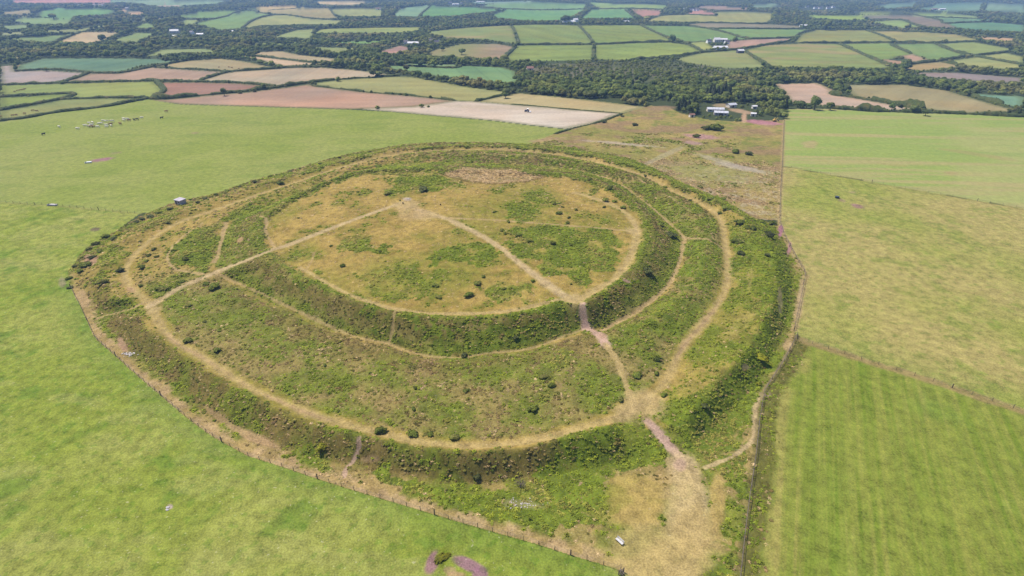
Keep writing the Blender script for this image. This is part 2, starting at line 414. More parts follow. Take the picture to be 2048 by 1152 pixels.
BRACKEN = [   # bright bracken beds, drawn round in the photograph (outline, density)
 ([(790,352),(828,350),(835,372),(812,388),(788,380)],.8), ([(832,358),(862,350),(895,356),(890,372),(866,386),(838,380)],1),
 ([(896,366),(915,364),(926,376),(905,383)],.7), ([(764,384),(784,381),(788,389),(768,392)],.9),
 ([(1036,382),(1070,378),(1104,390),(1100,404),(1062,400)],.85), ([(1010,410),(1050,403),(1080,418),(1070,438),(1030,436)],.8),
 ([(1015,465),(1053,448),(1120,449),(1193,454),(1234,478),(1241,502),(1224,533),(1186,554),(1142,564),(1090,543),(1056,516),(1022,485)],.85),
 ([(845,515),(899,485),(954,485),(1008,502),(998,519),(954,533),(899,533)],.9),
 ([(745,545),(800,530),(860,535),(900,550),(890,590),(830,602),(765,590)],.6), ([(700,540),(760,520),(800,540),(760,570),(715,562)],.35),
 ([(960,575),(1022,554),(1070,575),(1050,598),(1000,603),(970,605)],.75), ([(680,492),(720,480),(765,484),(755,500),(700,505)],.75),
 ([(1183,440),(1215,436),(1230,450),(1195,453)],.6), ([(1166,380),(1186,379),(1186,389),(1168,389)],.8),
 ([(345,505),(352,485),(375,468),(410,455),(450,448),(445,480),(428,524),(407,544),(359,534)],1),
 ([(434,440),(500,410),(609,384),(700,345),(715,352),(640,378),(560,418),(500,436),(455,448)],.9),
 ([(450,500),(470,460),(510,440),(530,450),(530,480),(548,497),(500,516),(440,528)],.65),
 ([(714,344),(760,332),(824,326),(885,343),(830,347),(760,350)],.9), ([(540,520),(580,508),(625,508),(600,520)],.7),
 ([(185,600),(215,590),(280,590),(270,608),(220,625),(190,622)],.6), ([(205,500),(245,480),(262,495),(250,520),(215,530)],.7),
 ([(160,625),(185,630),(230,690),(220,712),(190,680)],.9), ([(285,745),(340,775),(400,815),(385,825),(330,790)],1),
 ([(560,905),(600,890),(660,915),(700,935),(690,960),(620,945),(570,925)],.85), ([(735,935),(800,940),(860,965),(1000,990),(1060,1000),(1150,1010),(1200,1060),(1190,1085),(1100,1075),(1000,1050),(880,1015),(780,985),(735,965)],1),
 ([(1080,955),(1200,930),(1330,890),(1345,920),(1290,950),(1200,970),(1210,1010),(1170,1030),(1090,1000)],1),
 ([(1100,880),(1180,858),(1300,848),(1330,880),(1345,915),(1300,925),(1200,930),(1100,950)],.85),
 ([(1310,830),(1360,800),(1430,760),(1500,690),(1545,690),(1560,715),(1520,790),(1470,840),(1400,890),(1370,880),(1330,850)],1),
 ([(1400,900),(1450,870),(1500,850),(1505,880),(1460,905),(1415,925)],.8), ([(1420,940),(1470,915),(1508,895),(1498,990),(1480,1010),(1440,985)],1),
 ([(1420,1100),(1480,1060),(1476,1152),(1420,1152)],.85), ([(1520,500),(1560,520),(1580,570),(1570,640),(1540,640),(1520,600),(1530,560)],.95),
 ([(1470,520),(1500,505),(1510,540),(1495,580),(1470,570)],.8), ([(1455,470),(1500,460),(1540,490),(1540,510),(1480,505)],.85),
 ([(1380,490),(1420,480),(1440,520),(1430,570),(1400,590),(1370,560)],.9), ([(1270,480),(1330,470),(1350,520),(1330,560),(1270,560),(1255,530)],.6),
 ([(1180,590),(1240,565),(1260,560),(1265,575),(1200,600)],1), ([(1000,630),(1090,605),(1150,600),(1155,615),(1080,632)],1),
 ([(800,628),(900,636),(1000,632),(1000,645),(900,652),(810,642)],.9), ([(560,530),(620,550),(700,590),(785,622),(780,634),(700,606),(600,560)],.9),
 ([(1390,560),(1420,590),(1400,640),(1330,680),(1250,690),(1230,670),(1300,640)],.7),
 ([(480,590),(560,620),(680,680),(770,705),(760,740),(640,720),(520,660)],.25), ([(950,660),(1050,650),(1150,640),(1160,655),(1080,690),(950,705),(860,700)],.8),
]
REED = [(880,346),(905,340),(940,335),(985,339),(1022,339),(1060,346),(1090,353),(1049,364),(988,368),(933,362),(902,354)]
# paths: (label, pixel line, half width m, colour, closed)
PATHT = {'dry': (206,180,122), 'pink': (222,184,166), 'tan': (200,172,122), 'pale': (212,186,140)}
PATHS = [
 ('worn grass path that circles the fort inside its outer bank', RING['c3'] + RING['c3'][:1], 1.55, 'dry'),
 ('broad grass path from the left entrance up to the hilltop', [(300,612),(340,588),(385,564),(430,546),(500,518),(550,498),(640,465),(740,428),(805,405)], 1.6, 'pale'),
 ('broad grass path from the hilltop down to the inner gap', [(835,420),(900,440),(960,470),(1000,495),(1050,535),(1100,572),(1150,604)], 1.7, 'pale'),
 ('thin trodden line across the right of the hilltop', [(900,436),(1000,441),(1120,450),(1200,456),(1260,462)], 0.7, 'tan'),
 ('grass path along the near rim of the inner enclosure', [(600,535),(640,558),(698,589),(745,606),(793,619),(885,628),(1000,624),(1070,612),(1114,600),(1150,604)], 0.9, 'dry'),
 ('broad grass path along the right rim of the inner enclosure', [(1150,605),(1200,575),(1227,560),(1255,525),(1272,480),(1270,450),(1250,425),(1213,405),(1150,385)], 1.9, 'dry'),
 ('narrow path along the floor of the inner ditch', [(436,549),(479,568),(581,616),(698,669),(776,688),(851,712),(919,715),(981,706),(1056,698),(1125,674),(1169,657)], 0.58, 'tan'),
 ('narrow path along the right side of the inner ditch', [(1203,661),(1278,621),(1333,575),(1355,535),(1366,490),(1366,474),(1330,440),(1289,404),(1227,363),(1159,341),(1080,333)], 0.8, 'tan'),
 ('short path linking the inner ditch and the ring path', [(1366,474),(1390,477),(1416,479),(1446,497)], 0.8, 'tan'),
 ('bare pink earth path cut through the inner bank', [(1164,606),(1166,625),(1168,640),(1171,656)], 1.1, 'pink'),
 ('bare tan earth where the path climbs out of the ditch', [(1171,656),(1190,664),(1205,676),(1213,690)], 1.5, 'pink'),
 ('grass path down to the junction by the outer entrance', [(1213,690),(1235,722),(1250,760),(1266,806)], 1.1, 'dry'),
 ('bare pink earth path through the outer entrance', [(1296,843),(1315,862),(1335,888),(1352,905),(1368,930)], 1.5, 'pink'),
 ('thin path beside the right hand fence', [(1410,935),(1461,915),(1498,888),(1509,867),(1512,816),(1529,782),(1560,735),(1585,685)], 0.65, 'pale'),
 ('broad worn grass track running from the outer entrance to the bottom', [(1366,928),(1380,980),(1378,1030),(1366,1080),(1355,1150),(1345,1260)], 3.6, 'pale'),
 ('thin path to the left hand boundary', [(292,606),(262,618),(225,628),(192,638)], 0.7, 'tan'),
 ('thin looping path round the left bracken bed', [(412,549),(375,544),(345,534),(335,513),(345,493),(376,466),(405,446)], 0.65, 'tan'),
 ('thin path curving off the broad hilltop path', [(515,433),(533,440),(531,460),(540,480),(551,497)], 0.7, 'tan'),
 ('thin path up the face of the inner bank', [(793,619),(786,650),(778,686)], 0.5, 'tan'),
 ('thin pink path up the face of the outer bank', [(718,878),(718,896),(710,915),(694,935),(688,955)], 0.55, 'pink'),
 ('short trodden line on the left of the hilltop', [(629,505),(624,520),(614,538)], 0.5, 'tan'),
 ('thin path on the left side of the inner ditch', [(452,446),(446,470),(436,510),(425,528)], 0.9, 'tan'),
]
JUNCTION = [((1285,805),7.5),((1250,820),5.0),((308,620),4.0),((1150,600),5.0),((815,410),8.0),((850,430),7.0),((1265,462),4.5),((320,600),3.5)]
BARE = [   # worn or muddy ground: centre px, radii px (x, y), tilt, colour, strength
 ((204,319),(24,3.5),-8,(178,132,138),.95),((232,306),(14,2.5),-8,(165,150,110),.6),((1714,412),(15,5),12,(176,138,128),.9),((1685,401),(9,3),20,(176,148,122),.8),
 ((1704,385),(8,2),5,(190,170,130),.7),((190,459),(11,3.5),-10,(128,112,92),.9),((390,266),(9,2),-3,(165,140,110),.6),((866,1122),(13,32),18,(170,128,134),.9),((1045,1009),(46,10),6,(186,172,130),.4),
 ((935,1128),(36,13),22,(168,126,138),.9),((960,1150),(17,18),10,(168,126,138),.9),((900,1140),(14,8),0,(182,148,120),.6),((912,1150),(20,8),0,(190,150,120),.7),((340,1013),(6,5),0,(190,172,160),.9),
 ((1561,462),(5,16),8,(182,128,142),.95),((1578,498),(4,18),14,(188,140,140),.85),((125,565),(9,14),0,(170,150,130),.6),((182,520),(16,12),0,(196,152,130),.7),((245,690),(8,20),-25,(196,155,130),.7),
 ((262,580),(10,6),20,(190,150,120),.5),((1402,273),(36,5),5,(196,150,146),.85),((1385,286),(26,4),4,(190,150,146),.75),((1525,245),(42,5),6,(200,142,148),.95),
 ((1488,236),(6,12),0,(214,176,140),.9),((1480,222),(26,5),10,(214,178,142),.75),((1445,211),(22,5),0,(206,178,140),.6),((1325,216),(30,5),0,(172,140,112),.7),((1300,222),(30,5),0,(172,140,112),.5),
 ((1250,288),(80,3),5,(206,186,166),.7),((1440,322),(60,5),16,(200,186,160),.6),((1330,310),(45,5),-25,(196,184,150),.5),((1480,335),(60,6),10,(200,184,165),.75),((1420,345),(120,22),8,(176,168,108),.45),
 ((1092,279),(38,4),-6,(190,158,120),.7),((1620,288),(18,8),0,(196,172,125),.7),((1950,308),(90,4),9,(190,165,115),.45),((1900,346),(16,3),5,(190,165,115),.6),((1790,330),(30,2.5),5,(185,170,110),.5),
 ((480,480),(9,5),-35,(205,165,125),.8),((815,398),(9,4),0,(208,188,172),.7),((820,425),(34,16),0,(206,176,128),.5),((1205,672),(8,8),0,(206,168,138),.6),((1254,562),(12,3),25,(205,165,150),.7),
 ((33,132),(5,5),0,(205,182,130),.9),((1262,620),(20,10),0,(176,150,105),.4),((950,655),(30,8),0,(176,145,95),.4),((1270,1000),(70,60),0,(196,172,95),.55),((1370,1020),(45,110),0,(206,182,125),.75),((1300,1100),(110,60),0,(200,178,115),.75),((1345,1130),(95,60),0,(202,178,116),.85),((1390,1060),(50,60),0,(204,178,118),.8),
 ((1435,1000),(18,70),0,(206,176,110),.7),((1360,930),(14,14),0,(206,170,150),.6),((500,872),(60,10),22,(204,168,128),.7),((440,835),(40,8),35,(200,165,125),.5),((740,918),(20,8),0,(200,165,130),.4),
 ((1500,560),(6,34),5,(190,170,100),.4),((1560,600),(6,36),0,(206,180,140),.5),((1480,650),(40,16),-40,(190,170,100),.35),((1575,690),(10,12),0,(206,176,130),.6),((1490,735),(8,8),0,(196,160,140),.4),((1600,600),(6,50),8,(200,175,135),.6),
 ((1535,790),(8,5),0,(196,165,160),.4),((1000,215),(160,4),2,(206,188,158),.4),((885,1112),(16,22),10,(132,146,48),.9),
]
HEDGES = [   # (pixel line, width m, height m, bushiness, label)
 ([(0,242),(55,236),(107,226),(215,213),(297,197)],3.2,2.0,.25,'clipped hedge along the far edge of the left pasture where the cattle graze'),
 ([(0,221),(98,203),(137,195),(148,188),(109,188),(0,194)],3.0,2.0,.2,'hairpin hedge round the small bright green field at the left edge'),
 ([(121,199),(215,196),(293,195)],2.6,1.8,.2,'straight hedge ending at the hairpin hedge, below the brighter left field'),
 ([(0,170),(100,167),(220,164),(310,162),(400,164),(478,166),(548,172)],2.8,2.0,.25,'long hedge below the mauve and brown fields at left'),
 ([(312,163),(327,178),(325,185),(305,196)],4.0,2.6,.3,'curved thick hedge at the left end of the red ploughed field'),
 ([(30,142),(90,140),(140,141),(175,145),(240,146),(305,134),(375,121)],2.8,2.0,.2,'hedge along the near edge of the blue green field'),
 ([(178,146),(150,157),(112,167)],3.2,2.2,.3,'short slanting hedge between the mauve and the brown field'),
 ([(303,134),(365,138),(400,139),(466,144)],2.6,1.8,.2,'hedge between the brown field and the tan field with dark cattle'),
 ([(400,161),(439,149),(468,143),(556,137),(576,135),(644,134)],3.2,2.2,.3,'hedge climbing along the left side of the large pale tan field'),
 ([(300,198),(342,197),(400,191),(449,187),(509,181),(576,172),(615,166),(677,159),(740,155),(800,152)],3.4,2.2,.8,'overgrown bushy hedge between the red ploughed and the pink field'),
 ([(625,172),(673,177),(742,185),(800,189),(859,195),(909,201)],2.2,1.3,.6,'low patchy hedge between the pink field and the olive field'),
 ([(952,203),(995,193),(1015,188),(1032,185)],2.6,1.6,.7,'short patchy hedge between the olive field and the golden field'),
 ([(1022,209),(1090,214),(1140,219),(1244,227)],1.2,0.6,.4,'low grassy bank between the golden stubble and the pale field'),
 ([(1244,228),(1200,244),(1150,256),(1110,268)],1.8,0.9,.7,'weedy bank along the heath side of the pale field'),
 ([(1693,178),(1672,184),(1668,190),(1724,197),(1793,209),(1844,219)],5.0,3.4,.9,'thick bushy hedge between the pink stubble and the olive field at right'),
 ([(1584,208),(1656,216),(1741,222),(1861,226),(1929,228),(2048,234)],4.0,2.6,.9,'tall bushy hedge along the far edge of the bright right pasture'),
 ([(1895,179),(1964,198),(2032,220),(2048,226)],3.6,2.6,.6,'dark hedge between the olive field and the mint field at right edge'),
 ([(700,128),(720,130),(800,131),(905,136),(925,130)],2.8,1.8,.4,'thin curved hedge across the mint green field'),
 ([(472,107),(556,117),(615,124),(673,125)],3.0,2.0,.4,'dark hedge between the tan and the cream strip at upper left'),
]
FARHEDGES = [
 [(839,63),(917,56),(976,52),(1020,50),(1112,48),(1200,48),(1366,51),(1415,57),(1512,58),(1600,58)],[(1022,51),(1030,64),(1038,89)],[(1157,51),(1175,70),(1189,88)],
 [(1034,90),(1132,89),(1187,89),(1278,85),(1344,84)],[(1188,92),(1187,117)],[(1032,93),(1013,111),(1003,119)],[(1280,50),(1309,64),(1344,78),(1376,88),(1405,103)],
 [(1258,120),(1337,114),(1405,105),(1464,100),(1532,90),(1581,81),(1600,67),(1629,58)],[(1417,57),(1454,66),(1501,78),(1590,75)],[(1489,101),(1505,113),(1540,133)],
 [(1600,86),(1678,86),(1776,85),(1863,86),(1932,84),(1983,84)],[(1733,61),(1766,72),(1795,85)],[(1678,88),(1717,105),(1756,122),(1784,133)],[(1782,90),(1821,107)],
 [(1871,88),(1912,104),(1952,113),(2000,122),(2048,130)],[(1795,133),(1834,127),(1881,122),(1932,113),(2000,106),(2030,100)],[(1885,124),(1926,132)],[(1737,61),(1854,64),(1912,68),(1961,79)],
 [(1744,39),(1803,40),(1825,49),(1850,54)],[(1799,23),(1834,31),(1879,40),(1893,47),(1981,44)],[(418,38),(435,37),(468,26),(505,21),(548,29),(576,30),(615,36),(685,40)],
 [(484,56),(502,43),(525,34),(552,29)],[(466,18),(505,21)],[(537,21),(588,18),(597,14)],[(595,12),(658,16),(763,17)],[(659,18),(668,29),(683,34)],[(764,18),(765,33)],
 [(781,32),(800,17),(861,9)],[(837,34),(861,11)],[(948,15),(1015,18),(1169,18),(1200,18),(1325,19)],[(1321,31),(1372,29),(1432,31),(1433,23),(1546,25),(1544,39)],
 [(1360,46),(1434,46),(1522,48),(1540,43)],[(64,31),(117,16),(240,20)],[(166,64),(215,54),(295,43),(367,27)],[(109,84),(162,64)],[(0,77),(145,67)],
 [(1250,20),(1270,36)],[(921,31),(972,26),(1013,20)],[(500,56),(540,52),(634,50)],[(625,66),(644,58),(760,55),(840,54)],[(1850,34),(1975,38)],
]
FARHEDGE_LABELS = [
 'long hedge along the far edge of the striped green fields','hedge at the left side of the far striped field','hedge between the two far striped fields','hedge along the middle of the striped green fields',
 'short hedge between the two near striped fields','dark wide hedge beside the pinkish field','slanting hedge right of the striped fields towards the white barns','long hedge rising from the wood past the white barns',
 'slanting hedge above the brown field by the farm','slanting hedge dropping from the small white barn','long level hedge across the right hand hill fields','curved hedge between the upper right hill fields',
 'slanting hedge dropping to the right hand wood','thin hedge between two green hill fields','hedge curving down to the right edge of the view','hedge climbing right above the tan triangle field','short hedge between tan and green fields at right',
 'hedge along the crest of the upper right fields','hedge round the mauve field at top right','winding hedge below the pale green strip at top right','winding hedge over the domed fields at upper left','curved hedge down the domed green field',
 'short hedge on the cream topped hill','short dark hedge under the cream strip','hedge along the skyline fields near the cream strip','short hedge beside the olive hill field','short upright hedge at the end of the olive field',
 'hedge beside the mint field at top centre','slanting hedge between the top centre green fields','long hedge across the top centre green fields','angular hedge round the square olive field at top','hedge along the near edge of the square olive field',
 'hedge over the top of the green field at upper left','long hedge beside the sloping field at upper left','hedge left of the cream field at upper left','hedge above the wood at the left edge','short hedge by the pink plot at top',
 'short hedge at the foot of the top centre field','hedge at the foot of the domed olive field','hedge along the narrow field above the conifer belt','thin hedge inside the pale strip at top right']
# ------------------------------------------------------------------ land cover as a function of the ground point
HAZE_D = 0.00015
HAZE_LOOK = srgb((120, 150, 190)) * 0.9
def field_albedo(c, poly):
    z = np.hypot(poly[:, 0], poly[:, 1]).mean()
    a = 1 - math.exp(-z * HAZE_D)
    lin = (srgb(c) - a * HAZE_LOOK) / (1 - a)
    g = lin.mean()
    return np.clip(g + (lin - g) * (0.92 if z < 520 else 0.82), 0.035, 0.9) * KALB * (np.ones(3) if z < 520 else np.array([.93, .90, .86]))
FPOLY = [(n, at_poly(p), c) for n, p, c in FIELDS]
FALB = {n: field_albedo(c, w) for n, w, c in FPOLY}
FPIX = {n: np.array(p, float) for n, p, c in FIELDS}
NPOLY = {k: at_poly(v) for k, v in NEAR.items()}
FORTP = at_poly(FORT_OUT)
MOORP = at_poly([(1045,140),(1100,128),(1200,124),(1340,122),(1480,138),(1500,150),(1400,162),(1250,164),(1100,158),(1050,152)])
BRK = [(at_poly(p), d) for p, d in BRACKEN]
REEDP = at_poly(REED)
PTH = [(lab, cr_spline(at_poly(p), 5), w, t) for lab, p, w, t in PATHS]
JUN = [(at1(*p)[:2], r) for p, r in JUNCTION]
BAREP = []
for (c, r, tilt, colr, s) in BARE:
    t = R_(tilt)
    ex = (c[0] + r[0] * math.cos(t), c[1] + r[0] * math.sin(t))
    ey = (c[0] - r[1] * math.sin(t), c[1] + r[1] * math.cos(t))
    p = at_poly([c, ex, ey])
    M = np.array([p[1] - p[0], p[2] - p[0]]).T
    BAREP.append((p[0], np.linalg.inv(M), float(np.abs(M).sum()), srgb(colr) * KALB, s))
FENCE_NEAR = at_poly([(142,575),(164,619),(191,677),(239,719),(294,768),(376,837),(427,874),(496,912),(581,939),(680,972),(783,1003),(885,1034),(988,1064),(1073,1088),(1138,1109),(1241,1140)])
FENCE_RIGHT = at_poly([(1470,1230),(1480,1152),(1487,1083),(1497,1004),(1511,912),(1518,843),(1528,785),(1545,758),(1569,722),(1594,671)])
FENCE_R2 = at_poly([(1588,660),(1611,548),(1589,513),(1568,472),(1559,448),(1560,394),(1564,332),(1568,240)])
BANK_R = at_poly([(1594,677),(1669,702),(1758,730),(1861,761),(1946,790),(2048,824),(2300,896)])
LINE_R12 = at_poly([(1564,332),(1700,357),(1850,384),(2048,418),(2200,444)])
LINE_L = at_poly([(-60,403),(0,405),(100,411),(200,420),(285,428)])
FRINGE = cr_spline(at_poly([(905,286),(817,290),(700,309),(600,337),(500,365),(430,390),(362,403),(300,426),(239,460),(178,494),(140,540)]), 4)

DRY, DRY2, OLIVE = alb(192,164,92), alb(174,148,80), alb(150,146,62)
BRG, BRG2 = alb(128,146,46), alb(106,124,40)
BROWN, BROWN2, ROUGH = alb(136,118,68), alb(122,112,58), alb(166,148,90)
WOODF = alb(84,94,58)
def landcover(x, y, want_region=True):
    n = len(x)
    n3, n8, n25 = fbm(x / 3, y / 3, 1), fbm(x / 8, y / 8, 2), fbm(x / 26, y / 26, 5)
    n70 = fbm(x / 75, y / 75, 8)
    n1 = vnoise(x / 1.1, y / 1.1, 4)
    col = np.tile(WOODF, (n, 1)) * (0.8 + 0.4 * n25)[:, None]
    det = np.tile(np.array([0.5, 0.0, 0.0]), (n, 1))      # fine contrast, dark tufts, pale flecks
    b, h, tus = np.zeros(n), np.zeros(n), np.zeros(n)
    reg = np.zeros(n, int)
    wood = np.ones(n, bool)
    mo = inside(x, y, MOORP)
    col[mo] = mix(alb(104, 110, 74), alb(126, 122, 92), smooth(.4, .65, n25[mo])) * (.8 + .4 * n8[mo])[:, None]
    for k, (name, poly, _) in enumerate(FPOLY):
        m = np.nonzero(inside(x, y, poly))[0]
        if not len(m):
            continue
        X, Y = x[m], y[m]
        a = FALB[name]
        v = 0.86 + 0.30 * fbm(X / 45, Y / 22, 30 + k) * (0.6 + 0.8 * n70[m])
        c = a[None, :] * v[:, None]
        sh = fbm(X / 60, Y / 60, 50 + k)
        c = c * (1 + (sh - 0.5)[:, None] * np.array([0.30, 0.02, -0.15])[None, :])
        e = poly[1] - poly[0]
        ang = math.atan2(e[1], e[0])
        u = -X * math.sin(ang) + Y * math.cos(ang)
        if name in ('f19', 'f20', 'f21', 'f22', 'f15b', 'f28'):
            w_ = X * math.cos(ang + 0.35) + Y * math.sin(ang + 0.35)
            c *= (1 - 0.16 * (np.abs((w_ / 24.0) % 1 - 0.5) < 0.05) + 0.07 * np.sin(w_ / 9))[:, None]
        elif name in ('f10', 'f11', 'f13', 'f9', 'f7', 'f14', 'f41', 'f5'):
            c *= (1 + 0.10 * (vnoise(u / 2.2, X * 0 + k, 9) - 0.5) + 0.10 * (vnoise(u / 9, X / 90, 10) - 0.5))[:, None]
        else:
            w_ = X * math.cos(ang + k) + Y * math.sin(ang + k)
            c *= (1 - 0.07 * (np.abs((w_ / (14.0 + k % 5)) % 1 - 0.5) < 0.06) + 0.05 * np.sin(w_ / 5.0))[:, None]
        ed = polydist(X, Y, np.vstack([poly, poly[:1]]), 16) + 5 * (n8[m] - .5)
        c = mix(c, alb(112, 122, 66), 0.5 * smooth(7, 2.5, ed))
        c = c * (1 + .16 * (n25[m] - .5) + .14 * (n70[m] - .5))[:, None]
        if name == 'f16':
            g = np.exp(-((X - poly[:, 0].mean() + 20) / 45) ** 2)
            c = mix(c, FALB['f18'], 0.75 * g)
        if name in ('f18', 'f28', 'f27', 'f30'):
            g = smooth(0.5, 0.75, fbm(X / 90, Y / 50, 70 + k))
            c = mix(c, alb(196, 166, 118), 0.55 * g)
        col[m] = c
        det[m] = (0.35, 0.0, 0.0)
        reg[m] = 1 + k
        wood[m] = False
    base = 1 + len(FPOLY)
    for k, (name, poly) in enumerate(NPOLY.items()):
        m = np.nonzero(inside(x, y, poly))[0]
        if not len(m):
            continue
        X, Y = x[m], y[m]
        wood[m] = False
        reg[m] = base + k
        if name == 'pasture_lower':
            c = mix(alb(167, 172, 85), alb(153, 165, 68), smooth(.35, .65, n25[m]))
            c = mix(c, alb(120, 147, 54), 0.75 * smooth(.54, .70, n8[m]) * smooth(.35, .6, n3[m]))
            c = mix(c, alb(174, 175, 98), 0.5 * smooth(.55, .72, fbm(X / 13, Y / 5, 21)))
            d = polydist(X, Y, FENCE_NEAR, 14)
            c = mix(c, alb(126, 152, 62), 0.55 * np.exp(-(d / 5) ** 2))
            det[m] = (0.85, 0.7, 0.3)
        elif name == 'pasture_upper':
            c = mix(alb(165, 173, 88), alb(156, 168, 78), smooth(.35, .65, n25[m]))
            c = mix(c, alb(172, 174, 100), 0.5 * smooth(.5, .75, n70[m]))
            c = mix(c, alb(136, 154, 68), 0.45 * smooth(.58, .75, fbm(X / 24, Y / 7, 22)))
            det[m] = (0.6, 0.4, 0.0)
        elif name == 'right_upper':
            c = mix(alb(166, 182, 96), alb(182, 186, 112), smooth(.4, .6, n70[m]))
            u = fbm(X / 120, Y / 9, 23)
            c = mix(c, alb(194, 180, 122), 0.8 * smooth(.52, .70, u))
            c = mix(c, alb(142, 172, 84), 0.4 * smooth(.55, .75, fbm(X / 80, Y / 6, 24)))
            det[m] = (0.4, 0.1, 0.0)
        elif name == 'right_middle':
            c = mix(alb(168, 171, 84), alb(190, 176, 108), smooth(.30, .62, n70[m] * 0.5 + n25[m] * 0.5))
            g = np.exp(-(np.maximum(0, 70 - X * 0.6 + (Y - 200) * 0.0) / 60) ** 2)
            c = mix(c, alb(138, 154, 64), 0.55 * smooth(.5, .7, n8[m]) * smooth(.3, .6, n3[m]))
            c = mix(c, alb(146, 160, 70), 0.6 * smooth(95, 60, X) * smooth(.3, .6, n25[m]))
            d = polydist(X, Y, BANK_R, 20)
            c = mix(c, alb(140, 158, 66), 0.5 * np.exp(-(d / 9) ** 2))
            det[m] = (0.9, 0.65, 0.05)
        elif name == 'right_lower':
            p0, p1 = FENCE_RIGHT[1], FENCE_RIGHT[6]
            ang = math.atan2(p1[1] - p0[1], p1[0] - p0[0])
            u = (X - p0[0]) * math.sin(ang) - (Y - p0[1]) * math.cos(ang)
            s = (X - p0[0]) * math.cos(ang) + (Y - p0[1]) * math.sin(ang)
            u = u + 0.0011 * np.maximum(u - 20, 0) * s * 0.6
            st = vnoise(u / 0.9, s / 60, 25) * 0.35 + vnoise(u / 0.35, s / 22, 27) * 0.35 + vnoise(u / 4.5, s / 80, 26) * 0.15 + n8[m] * .15
            c = mix(alb(122, 144, 46), alb(164, 166, 78), smooth(.08, .92, st))
            c = mix(c, alb(178, 168, 94), 0.5 * smooth(.58, .76, st) * smooth(.45, .6, n25[m]))
            c = mix(c, alb(126, 156, 58), 0.6 * smooth(.5, .7, n25[m]) * smooth(10, 30, u))
            d = polydist(X, Y, FENCE_RIGHT, 12)
            c = mix(c, alb(184, 168, 100), 0.55 * np.exp(-((d - 5.0) / 1.5) ** 2) * smooth(.3, .6, n8[m]))
            c = mix(c, alb(116, 112, 56), 0.9 * smooth(4.4, 2.6, d + 2.5 * (n3[m] - .5)))
            b[m] = np.maximum(b[m], 0.8 * smooth(4.2, 2.5, d) * smooth(.25, .5, n8[m]))
            h[m] = np.maximum(h[m], 0.35 * smooth(5.0, 3.0, d))
            det[m] = (0.8, 0.25, 0.0)
        else:   # heath
            c = mix(alb(184, 162, 98), alb(164, 154, 84), smooth(.35, .65, n25[m]))
            c = mix(c, alb(132, 142, 62), 0.7 * smooth(.52, .68, n8[m]))
            c = mix(c, alb(168, 136, 104), 0.75 * smooth(.50, .66, fbm(X / 18, Y / 11, 28)))
            c = mix(c, alb(206, 190, 160), 0.55 * smooth(.52, .66, n3[m]) * smooth(330, 290, Y))
            h[m] = 0.10 * smooth(.5, .7, n8[m])
            tus[m] = 0.3 * smooth(340, 300, Y)
            b[m] = 0.15 * smooth(.58, .7, n8[m])
            det[m] = (0.9, 0.3, 0.2)
        col[m] = c
    # ---- the hillfort itself
    m = np.nonzero(inside(x, y, FORTP))[0]
    fid = base + len(NPOLY)
    if len(m):
        X, Y = x[m], y[m]
        th, r, c_ = rings(X, Y)
        N1, N3, N8, N25 = n1[m], n3[m], n8[m], n25[m]
        wood[m] = False
        reg[m] = fid
        nearw = np.clip(-np.sin(th), 0, 1)
        rightw = np.clip(np.cos(th), 0, 1)
        leftw = np.clip(-np.cos(th), 0, 1)
        dl = smooth(R_(88), R_(112), th) + smooth(R_(-150), R_(-172), th)
        farw = np.clip(np.sin(th), 0, 1)
        rj = r + 2.4 * (N3 - 0.5) + 3.0 * (N8 - .5)
        def band(a, bb, soft=1.2):
            return smooth(-soft, soft, rj - a) * (1 - smooth(-soft, soft, rj - bb))
        c = mix(DRY, DRY2, smooth(.35, .7, N8))
        c = mix(c, OLIVE, 0.6 * smooth(.42, .66, N25) + 0.35 * smooth(.48, .62, N3 * .5 + N8 * .5))
        B, Hh, Tt = np.zeros(len(m)), np.zeros(len(m)), 0.12 + 0 * N8
        # inner bank face
        k = band(c_['c0'] + 1.5, c_['c1'] - 0.5)
        t = np.clip((rj - c_['c0']) / (c_['c1'] - c_['c0']), 0, 1)
        midf = np.exp(-((t - 0.5) / 0.22) ** 2)
        hb = np.clip(0.35 + 0.75 * midf * (0.5 + 0.9 * N8), 0, 1) * (0.55 + 0.45 * nearw)
        bb = np.clip(0.85 * np.exp(-((t - 0.14) / 0.13) ** 2) + 0.85 * np.exp(-((t - 0.86) / 0.2) ** 2) + 0.35 * smooth(.45, .6, N3), 0, 1)
        cc = mix(mix(ROUGH, BROWN, smooth(.3, .6, N3)), BROWN2, 0.6 * midf)
        c = mix(c, cc, 0.9 * k)
        B = np.maximum(B, k * bb)
        Hh = np.maximum(Hh, k * hb)
        # second bank and the broad slope below it
        k = band(c_['c1'] + 1.0, c_['c3'] - 2.4)
        t = np.clip((rj - c_['c1']) / (c_['c3'] - c_['c1']), 0, 1)
        cc = mix(ROUGH, alb(134, 140, 62), smooth(.28, .58, N8))
        cc = mix(cc, alb(180, 152, 106), 0.6 * smooth(.52, .66, N3))
        topb = np.exp(-((t - 0.16) / 0.12) ** 2) * nearw
        cc = mix(cc, BROWN, 0.7 * topb)
        flat_l = np.clip(dl, 0, 1) * 0.85
        c = mix(c, cc, 0.9 * k * (1 - flat_l))
        bb = 0.10 + 0.75 * smooth(.47, .60, N3 * .45 + N8 * .55) + 0.38 * rightw * smooth(.3, .55, N8)
        B = np.maximum(B, k * np.clip(bb, 0, .9) * (1 - 0.6 * topb) * (1 - 0.75 * flat_l))
        Hh = np.maximum(Hh, k * (0.30 + 0.75 * topb + 0.3 * smooth(.52, .66, 1 - N8)) * (1 - flat_l))
        Tt = np.maximum(Tt, k * 0.5 * (1 - flat_l))
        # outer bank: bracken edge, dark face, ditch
        k = band(c_['c3'] + 2.2, c_['c4'] + 1.0)
